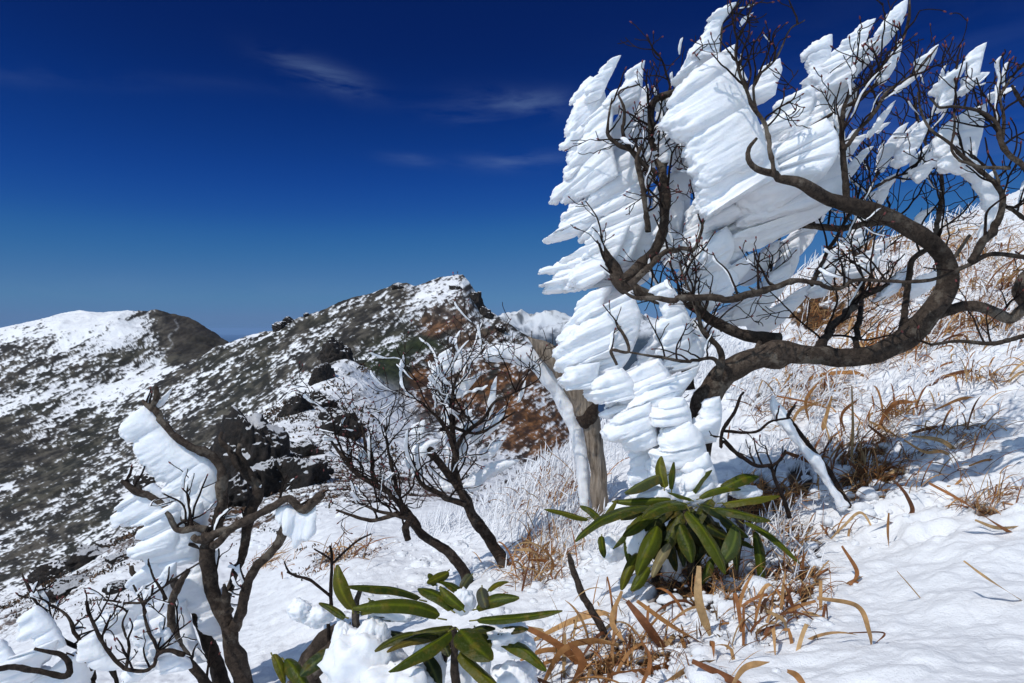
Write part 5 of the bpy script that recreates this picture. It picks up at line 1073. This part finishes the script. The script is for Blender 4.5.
# single broad blades that can be told apart in the photograph: they arch up out of the snow and fall over
def ribbon(mb, pts, w, base_d, seed, col):
    k = np.linspace(0, 1, len(pts)); r = np.random.default_rng(seed)
    A = np.array([[*P(x, y, base_d+r.uniform(-.025, .02)), w*base_d/F*(.55+.6*math.sin(math.pi*min(1, .25+.75*(1-t))))] for (x, y), t in zip(pts, k)])
    S_ = smooth_path(A, .006); C = S_[:, :3]; T = np.gradient(C, axis=0); T /= np.linalg.norm(T, axis=1)[:, None]+1e-9
    n = len(C); tw = r.uniform(-.5, .5)+np.linspace(0, r.normal(0, .9), n)
    side = np.cross(T, [0, -1, .35]); side /= np.linalg.norm(side, axis=1)[:, None]+1e-9; up = np.cross(side, T)
    W = (side*np.cos(tw)[:, None]+up*np.sin(tw)[:, None])*(S_[:, 3]*.5*np.minimum(1, np.linspace(1, 0, n)*4+.08))[:, None]
    V = np.stack([C-W, C+up*.0008, C+W], 1); mb.grid(V, c=np.broadcast_to(np.array(col)*r.uniform(.8, 1.15), (n*3, 3)))
RB = {
 'wide straw blades arching over the hollow in the middle of the right slope': ((877, 478), 2.0, [[(879, 486), (877, 461), (871, 441), 5], [(879, 431), (884, 416), (897, 403), (918, 402), 4], [(869, 421), (892, 433), (912, 448), 3], [(897, 483), (907, 496), (912, 513), (892, 522), (862, 513), 4], [(829, 541), (844, 526), (862, 513), (879, 541), 2.4], [(889, 513), (888, 530), (889, 548), 3], [(842, 546), (857, 571), (852, 583), 4], [(856, 480), (862, 455), (858, 430), (866, 405), 3], [(870, 480), (850, 462), (838, 440), 4], [(882, 478), (900, 470), (915, 486), 4]]),
 'curled straw blades looping over clean snow right of the hollow': ((945, 470), 2.0, [[(912, 433), (932, 428), (947, 430), (949, 441), 4], [(912, 436), (942, 441), (964, 458), 4], [(969, 466), (987, 460), (997, 463), (996, 472), 3.4], [(989, 461), (1010, 461), (1032, 463), 2], [(904, 440), (925, 452), (944, 452), (962, 466), 3]]),
 'long straw blades lying down the snow at the right edge': ((985, 515), 1.65, [[(929, 483), (962, 501), (992, 521), (1030, 545), 5], [(947, 486), (990, 489), (1030, 492), 2.4], [(960, 505), (985, 512), (1012, 508), 3], [(975, 520), (998, 528), (1024, 526), 3.4], [(950, 492), (962, 480), (966, 490), 3]]),
 'slanting straw blade on clean snow near the lower right edge': ((990, 580), 1.4, [[(964, 561), (987, 578), (1032, 607), 4]]),
 'straw blade folded in an elbow on the smooth snow': ((870, 640), 1.25, [[(817, 598), (857, 606), (869, 631), (872, 653), 5.4], [(849, 633), (884, 633), (874, 645), 2], [(897, 571), (912, 588), (927, 606), 1.5]]),
 'tangle of straw blades hanging below the sweeping trunk': ((830, 425), 2.5, [[(792, 391), (817, 376), (857, 373), (872, 386), 4], [(777, 396), (822, 406), (862, 426), 3], [(832, 396), (824, 431), (837, 441), 4], [(785, 452), (812, 462), (835, 472), 5], [(852, 386), (853, 430), (851, 471), 2.4], [(812, 430), (806, 402), (820, 380), 3], [(848, 440), (842, 415), (860, 398), 3], [(790, 430), (800, 410), (826, 400), 3], [(868, 425), (884, 440), (880, 458), 3.4]]),
 'straw blades arching in the shade under the right hand limb': ((960, 400), 2.5, [[(922, 391), (947, 376), (977, 372), (1002, 388), 3.4], [(900, 400), (925, 388), (960, 392), 3], [(935, 410), (968, 398), (1000, 410), 3], [(930, 372), (955, 362), (990, 370), 3]]),
 'broad rusty blades crossing each other at the very bottom': ((640, 670), 1.25, [[(512, 621), (552, 641), (577, 661), (600, 686), 7], [(532, 641), (572, 621), (602, 613), (612, 621), 6], [(627, 601), (647, 626), (672, 661), 8], [(699, 566), (699, 601), (712, 641), 8], [(637, 601), (672, 626), (712, 648), 7], [(607, 676), (652, 671), (702, 656), (732, 661), 9], [(622, 591), (612, 621), (627, 646), 5], [(692, 661), (727, 678), (750, 692), 8], [(512, 626), (542, 631), (567, 636), 6], [(542, 686), (562, 651), (592, 641), (617, 646), 6], [(572, 686), (582, 661), (567, 641), 7], [(662, 686), (690, 668), (716, 660), 7], [(590, 690), (630, 680), (668, 682), 8], [(600, 640), (640, 650), (660, 640), 5], [(520, 660), (548, 650), (580, 656), (610, 672), 6], [(640, 690), (650, 660), (636, 632), 5], [(730, 690), (745, 668), (770, 662), 6]]),
 'rusty blade stubs at the crusty edge right of the bottom tuft': ((780, 640), 1.3, [[(767, 611), (784, 621), (786, 638), 5], [(787, 671), (797, 676), (807, 690), 6], [(762, 640), (774, 628), (780, 610), 3.4], [(755, 600), (768, 585), (776, 590), 4]]),
 'pale straw fan in frosty snow left of the bleached trunk base': ((530, 570), 1.9, [[(517, 546), (532, 541), (557, 551), 3.6], [(522, 591), (527, 570), (534, 545), 3.4], [(540, 575), (534, 552), (512, 550), 3], [(550, 580), (552, 560), (540, 545), 3], [(528, 560), (548, 562), (566, 575), 3]]),
}
for i, (lab, (b0, dm, bl)) in enumerate(RB.items()):
    p, d = hit(b0[0], b0[1], dm*.8, dm*1.5); t = thing('grass_tuft', lab, 'grass tuft', p, 'tufts of dry broad-bladed grass')
    for k, q in enumerate(bl):
        _, dq = hit(q[0][0], max(pp[1] for pp in q[:-1]), dm*.75, dm*1.6); mb = MB(); ribbon(mb, q[:-1], q[-1], dq-.02, i*40+k, STRAW[(i*3+k) % 5]); mb.build('blade', M_grass, t)
# stem wrapped in rime, leaning out of the grass
t = thing('frosted_stalk', 'thick white rime-wrapped stem leaning across the grass under the trunk', 'stalk', P(850, 512, 2.0))
mb = MB(); A_ = path3([(773, 396, 2), (775, 404, 4), (780, 414, 5.5), (790, 430, 4.5), (800, 444, 3.6), (814, 460, 4.4), (828, 482, 3.4), (844, 508, 4.5)], 2.05); S_ = smooth_path(A_, .006)
tube(mb, S_[:, :3], S_[:, 3]*(.9+.35*np.abs(np.sin(np.arange(len(S_))*.11))), 28, .55, True, 3); mb.build('rime', M_rime, t)
mb = MB(); A_ = path3([(778, 404, 2), (802, 436, 2.4), (830, 472, 2.6), (856, 518, 2.6)], 2.09); tube(mb, A_[:, :3], A_[:, 3], 8, .2); mb.build('twig', M_twig, t)

# crumbs of snow and rime shaken out of the grass and the branches
KB = [(640, 660, 80, 40, 3, 1.15, 1.7), (740, 620, 60, 40, 3, 1.3, 1.8), (780, 540, 40, 50, 2.5, 1.5, 2.2), (860, 490, 50, 30, 2, 1.7, 2.4), (560, 560, 50, 40, 2.5, 2, 2.8), (900, 430, 70, 40, 2, 1.8, 3), (520, 620, 60, 40, 1, 1.3, 2), (800, 420, 70, 40, 2, 2.2, 4), (440, 560, 60, 20, 1.4, 2.4, 4), (900, 330, 80, 40, 2, 3, 6), (360, 600, 60, 30, .8, 1.8, 2.8), (280, 500, 60, 60, 1, 6, 12)]
b = scatter(2600, KB); n = len(b); u = np.linspace(.1, math.pi-.1, 7); v = np.linspace(0, 2*math.pi, 10, endpoint=False); U, Vv = np.meshgrid(u, v, indexing='ij')
D = np.stack([np.sin(U)*np.cos(Vv), np.sin(U)*np.sin(Vv), np.cos(U)], -1); mb = MB()
for i in range(n):
    r = rngG.lognormal(math.log(.006), .55)*max(1, b[i, 1]/2.2); r = min(r, .035*max(1, b[i, 1]/3)); k = 1+.35*perlin(D*1.7+i*1.7)
    mb.grid((b[i]+D*k[..., None]*np.array([r*rngG.uniform(.8, 1.7), r*rngG.uniform(.8, 1.4), r*.75])+[0, 0, r*.1])[:, ::-1], closev=True, c=[.86, .88, .91])
mb.build('snow_crumbs', M_near, kind='stuff')
# low heath, dark and matted, on the wind-blown crest to the left
HB = [(290, 420, 60, 30, 4, 9, 30), (250, 490, 50, 40, 3, 6, 14), (350, 400, 30, 30, 2, 14, 50), (60, 590, 70, 30, 4, 4, 9), (140, 540, 40, 30, 3, 5, 12), (330, 470, 50, 40, 2, 7, 18), (410, 470, 50, 30, 2, 9, 26), (340, 560, 40, 14, 1, 3.4, 5)]
b = scatter(1500, HB); m_ = fbm(b*[.9, .9, 0]+3, 3) > -.06; b = b[m_]; mb = MB()
for p in b:
    k = 16; s_ = p[1]; bb = p+np.stack([rngG.normal(0, .007*s_, k), rngG.normal(0, .007*s_, k), np.full(k, -.002*s_)], -1)
    c0 = np.array([[.045, .04, .026], [.08, .045, .028], [.14, .08, .04], [.04, .034, .028]])[rngG.integers(0, 4)]
    blades(mb, bb, 2, rngG.uniform(.002, .007, k)*s_, rngG.uniform(.0015, .0035, k)*s_, rngG.uniform(-3, 3, k), rngG.uniform(0, 1.2, k), rngG.uniform(0, .8, k), np.tile(c0, (k, 1))*rngG.uniform(.6, 1.4, (k, 1)))
mb.build('heath_scrub', M_grass, kind='stuff')
# ================================================================ AIR
m = bpy.data.materials.new('thin_air_haze'); m.use_nodes = True; nt = m.node_tree; nt.nodes.clear()
o_ = nt.nodes.new('ShaderNodeOutputMaterial'); pv = nt.nodes.new('ShaderNodeVolumePrincipled')
pv.inputs['Color'].default_value = (.36, .60, 1, 1); pv.inputs['Density'].default_value = 8e-6; pv.inputs['Anisotropy'].default_value = 0
nt.links.new(pv.outputs[0], o_.inputs['Volume'])
mb = MB(); a, b, c_, d_, e_, f_ = -230000, 230000, -230000, 230000, -1701, 160
vv = [(x, y, z) for x in (a, b) for y in (c_, d_) for z in (e_, f_)]
mb.add(vv, [(0, 1, 3, 2), (4, 6, 7, 5), (0, 4, 5, 1), (2, 3, 7, 6), (0, 2, 6, 4), (1, 5, 7, 3)]); mb.build('haze', m, smooth=False, kind='stuff')
# ================================================================ LIGHT, SKY, CAMERA
SUN = np.array([-.47, -.40, .79]); SUN /= np.linalg.norm(SUN)
sun = bpy.data.lights.new('sun', 'SUN'); sun.energy = 2.7; sun.angle = math.radians(.53); sun.color = (1.0, .96, .90)
so = bpy.data.objects.new('sun', sun); COL.objects.link(so); so.rotation_euler = Vector(-SUN).to_track_quat('-Z', 'Y').to_euler(); so.location = (0, -5, 20)
w = bpy.data.worlds.new('World'); sc.world = w; w.use_nodes = True; nt = w.node_tree; nt.nodes.clear()
out = nt.nodes.new('ShaderNodeOutputWorld'); bg = nt.nodes.new('ShaderNodeBackground'); sky = nt.nodes.new('ShaderNodeTexSky')
sky.sky_type = 'NISHITA'; sky.sun_disc = False; sky.sun_elevation = math.asin(SUN[2]); sky.sun_rotation = math.atan2(SUN[0], SUN[1])
sky.altitude = 1800; sky.air_density = .8; sky.dust_density = .15; sky.ozone_density = 3.0
# thin cirrus drawn on the sky by direction
tc = nt.nodes.new('ShaderNodeTexCoord'); mp = nt.nodes.new('ShaderNodeMapping')
mp.inputs['Rotation'].default_value = (0, math.radians(-14), 0); mp.inputs['Scale'].default_value = (1.6, 1.6, 7)
nt.links.new(tc.outputs['Generated'], mp.inputs['Vector'])
nz = nt.nodes.new('ShaderNodeTexNoise'); nz.inputs['Scale'].default_value = 3.2; nz.inputs['Detail'].default_value = 7; nz.inputs['Roughness'].default_value = .62; nz.inputs['Distortion'].default_value = .6
nt.links.new(mp.outputs[0], nz.inputs['Vector'])
def blobmask(px, py, rx, ry, s):
    d = P(px, py, 1.0)-EYE; d /= np.linalg.norm(d)
    rt = np.array([1., 0, 0]); rt = rt-d*d.dot(rt); rt /= np.linalg.norm(rt); up = np.cross(rt, d)
    a = math.radians(s[1]); r2 = rt*math.cos(a)-up*math.sin(a); u2 = rt*math.sin(a)+up*math.cos(a)
    def dot(v, k):
        n = nt.nodes.new('ShaderNodeVectorMath'); n.operation = 'DOT_PRODUCT'; nt.links.new(tc.outputs['Generated'], n.inputs[0]); n.inputs[1].default_value = tuple(v)
        m1 = nt.nodes.new('ShaderNodeMath'); m1.operation = 'SUBTRACT'; nt.links.new(n.outputs['Value'], m1.inputs[0]); m1.inputs[1].default_value = float(np.dot(v, d))
        m2 = nt.nodes.new('ShaderNodeMath'); m2.operation = 'MULTIPLY'; nt.links.new(m1.outputs[0], m2.inputs[0]); m2.inputs[1].default_value = k
        m3 = nt.nodes.new('ShaderNodeMath'); m3.operation = 'MULTIPLY'; nt.links.new(m2.outputs[0], m3.inputs[0]); nt.links.new(m2.outputs[0], m3.inputs[1]); return m3
    A, B = dot(r2, F/rx), dot(u2, F/ry)
    s1 = nt.nodes.new('ShaderNodeMath'); s1.operation = 'ADD'; nt.links.new(A.outputs[0], s1.inputs[0]); nt.links.new(B.outputs[0], s1.inputs[1])
    e = nt.nodes.new('ShaderNodeMath'); e.operation = 'MULTIPLY'; nt.links.new(s1.outputs[0], e.inputs[0]); e.inputs[1].default_value = -1
    x = nt.nodes.new('ShaderNodeMath'); x.operation = 'EXPONENT'; nt.links.new(e.outputs[0], x.inputs[0])
    k = nt.nodes.new('ShaderNodeMath'); k.operation = 'MULTIPLY'; nt.links.new(x.outputs[0], k.inputs[0]); k.inputs[1].default_value = s[0]; return k.outputs[0]
acc = None
for m_ in ((322, 75, 42, 11, (1.5, 20)), (520, 102, 50, 12, (1.3, 2)), (455, 115, 30, 7, (.9, 6)), (520, 160, 48, 8, (1.2, -3)), (410, 160, 24, 5, (.8, 6)), (900, 150, 170, 80, (.5, 0)), (150, 290, 260, 14, (.35, 0)), (90, 78, 160, 8, (.25, 3))):
    o_ = blobmask(*m_)
    if acc is None: acc = o_
    else:
        n_ = nt.nodes.new('ShaderNodeMath'); n_.operation = 'ADD'; nt.links.new(acc, n_.inputs[0]); nt.links.new(o_, n_.inputs[1]); acc = n_.outputs[0]
cr = nt.nodes.new('ShaderNodeMapRange'); nt.links.new(nz.outputs[0], cr.inputs[0]); cr.inputs[1].default_value = .40; cr.inputs[2].default_value = .85
cm = nt.nodes.new('ShaderNodeMath'); cm.operation = 'MULTIPLY'; nt.links.new(cr.outputs[0], cm.inputs[0]); nt.links.new(acc, cm.inputs[1])
cm2 = nt.nodes.new('ShaderNodeMath'); cm2.operation = 'MULTIPLY'; cm2.use_clamp = True; nt.links.new(cm.outputs[0], cm2.inputs[0]); cm2.inputs[1].default_value = .42
sp_ = nt.nodes.new('ShaderNodeSeparateColor'); cb_ = nt.nodes.new('ShaderNodeCombineColor'); nt.links.new(sky.outputs[0], sp_.inputs[0])
def fcurve(src, pts):
    n = nt.nodes.new('ShaderNodeFloatCurve'); nt.links.new(src, n.inputs['Value']); c = n.mapping.curves[0]
    for p_ in pts[1:-1]: c.points.new(*p_)
    c.points[0].location = pts[0]; c.points[-1].location = pts[-1]; n.mapping.update(); return n.outputs[0]
for i_, pts_ in enumerate((((0, 0), (.07, .0016), (.084, .0020), (.107, .0030), (.168, .0115), (.22, .027), (.332, .062), (.6, .11), (1, .2)),
        ((0, 0), (.13, .0140), (.15, .0172), (.191, .0310), (.287, .076), (.36, .125), (.503, .178), (.75, .25), (1, .35)),
        ((0, 0), (.20, .065), (.27, .108), (.301, .126), (.366, .192), (.497, .312), (.672, .380), (1, .5)))):      # a polarised, saturated high-altitude sky
    a_ = nt.nodes.new('ShaderNodeMath'); a_.operation = 'MULTIPLY'; nt.links.new(sp_.outputs[i_], a_.inputs[0]); a_.inputs[1].default_value = .1
    o_ = fcurve(a_.outputs[0], pts_)
    c_ = nt.nodes.new('ShaderNodeMath'); c_.operation = 'MULTIPLY'; nt.links.new(o_, c_.inputs[0]); c_.inputs[1].default_value = 10; nt.links.new(c_.outputs[0], cb_.inputs[i_])
s2_ = nt.nodes.new('ShaderNodeSeparateColor'); nt.links.new(cb_.outputs[0], s2_.inputs[0]); cb2_ = nt.nodes.new('ShaderNodeCombineColor'); nt.links.new(s2_.outputs[2], cb2_.inputs[2])
for i_, f_ in ((0, .27), (1, .52)):          # keep the horizon blue instead of yellow
    a_ = nt.nodes.new('ShaderNodeMath'); a_.operation = 'MULTIPLY'; nt.links.new(s2_.outputs[2], a_.inputs[0]); a_.inputs[1].default_value = f_
    b_ = nt.nodes.new('ShaderNodeMath'); b_.operation = 'MINIMUM'; nt.links.new(a_.outputs[0], b_.inputs[0]); nt.links.new(s2_.outputs[i_], b_.inputs[1]); nt.links.new(b_.outputs[0], cb2_.inputs[i_])
cx = nt.nodes.new('ShaderNodeMix'); cx.data_type = 'RGBA'; nt.links.new(cm2.outputs[0], cx.inputs[0]); 
# only the part of the sky square to the sun looks this dark; behind and overhead the unseen sky is boosted to fill the shadows
sd_ = nt.nodes.new('ShaderNodeSeparateXYZ'); nt.links.new(tc.outputs['Generated'], sd_.inputs[0])
mr_ = nt.nodes.new('ShaderNodeMapRange'); mr_.interpolation_type = 'SMOOTHSTEP'; nt.links.new(sd_.outputs['Y'], mr_.inputs[0]); mr_.inputs[1].default_value = .50; mr_.inputs[2].default_value = -.05
br_ = nt.nodes.new('ShaderNodeMix'); br_.data_type = 'RGBA'; br_.blend_type = 'MULTIPLY'; br_.inputs[0].default_value = 1; nt.links.new(sky.outputs[0], br_.inputs[6]); br_.inputs[7].default_value = (2.4, 2.15, 1.75, 1)
mq_ = nt.nodes.new('ShaderNodeMix'); mq_.data_type = 'RGBA'; nt.links.new(mr_.outputs[0], mq_.inputs[0]); nt.links.new(cb2_.outputs[0], mq_.inputs[6]); nt.links.new(br_.outputs[2], mq_.inputs[7])
nt.links.new(mq_.outputs[2], cx.inputs[6]); cx.inputs[7].default_value = (1.9, 2.9, 4.9, 1)
nt.links.new(cx.outputs[2], bg.inputs[0]); bg.inputs[1].default_value = .10; nt.links.new(bg.outputs[0], out.inputs[0])

cam = bpy.data.cameras.new('camera'); cam.lens = 24; cam.sensor_width = 36; cam.clip_start = .02; cam.clip_end = 900000
co = bpy.data.objects.new('camera', cam); COL.objects.link(co); co.location = EYE; co.rotation_euler = (math.pi/2-PITCH, 0, 0); sc.camera = co
sc.view_settings.view_transform = 'Standard'; sc.view_settings.look = 'None'; sc.view_settings.exposure = 0; sc.view_settings.gamma = 1
sc.view_settings.use_curve_mapping = False
sc.cycles.max_bounces = 6; sc.cycles.diffuse_bounces = 4
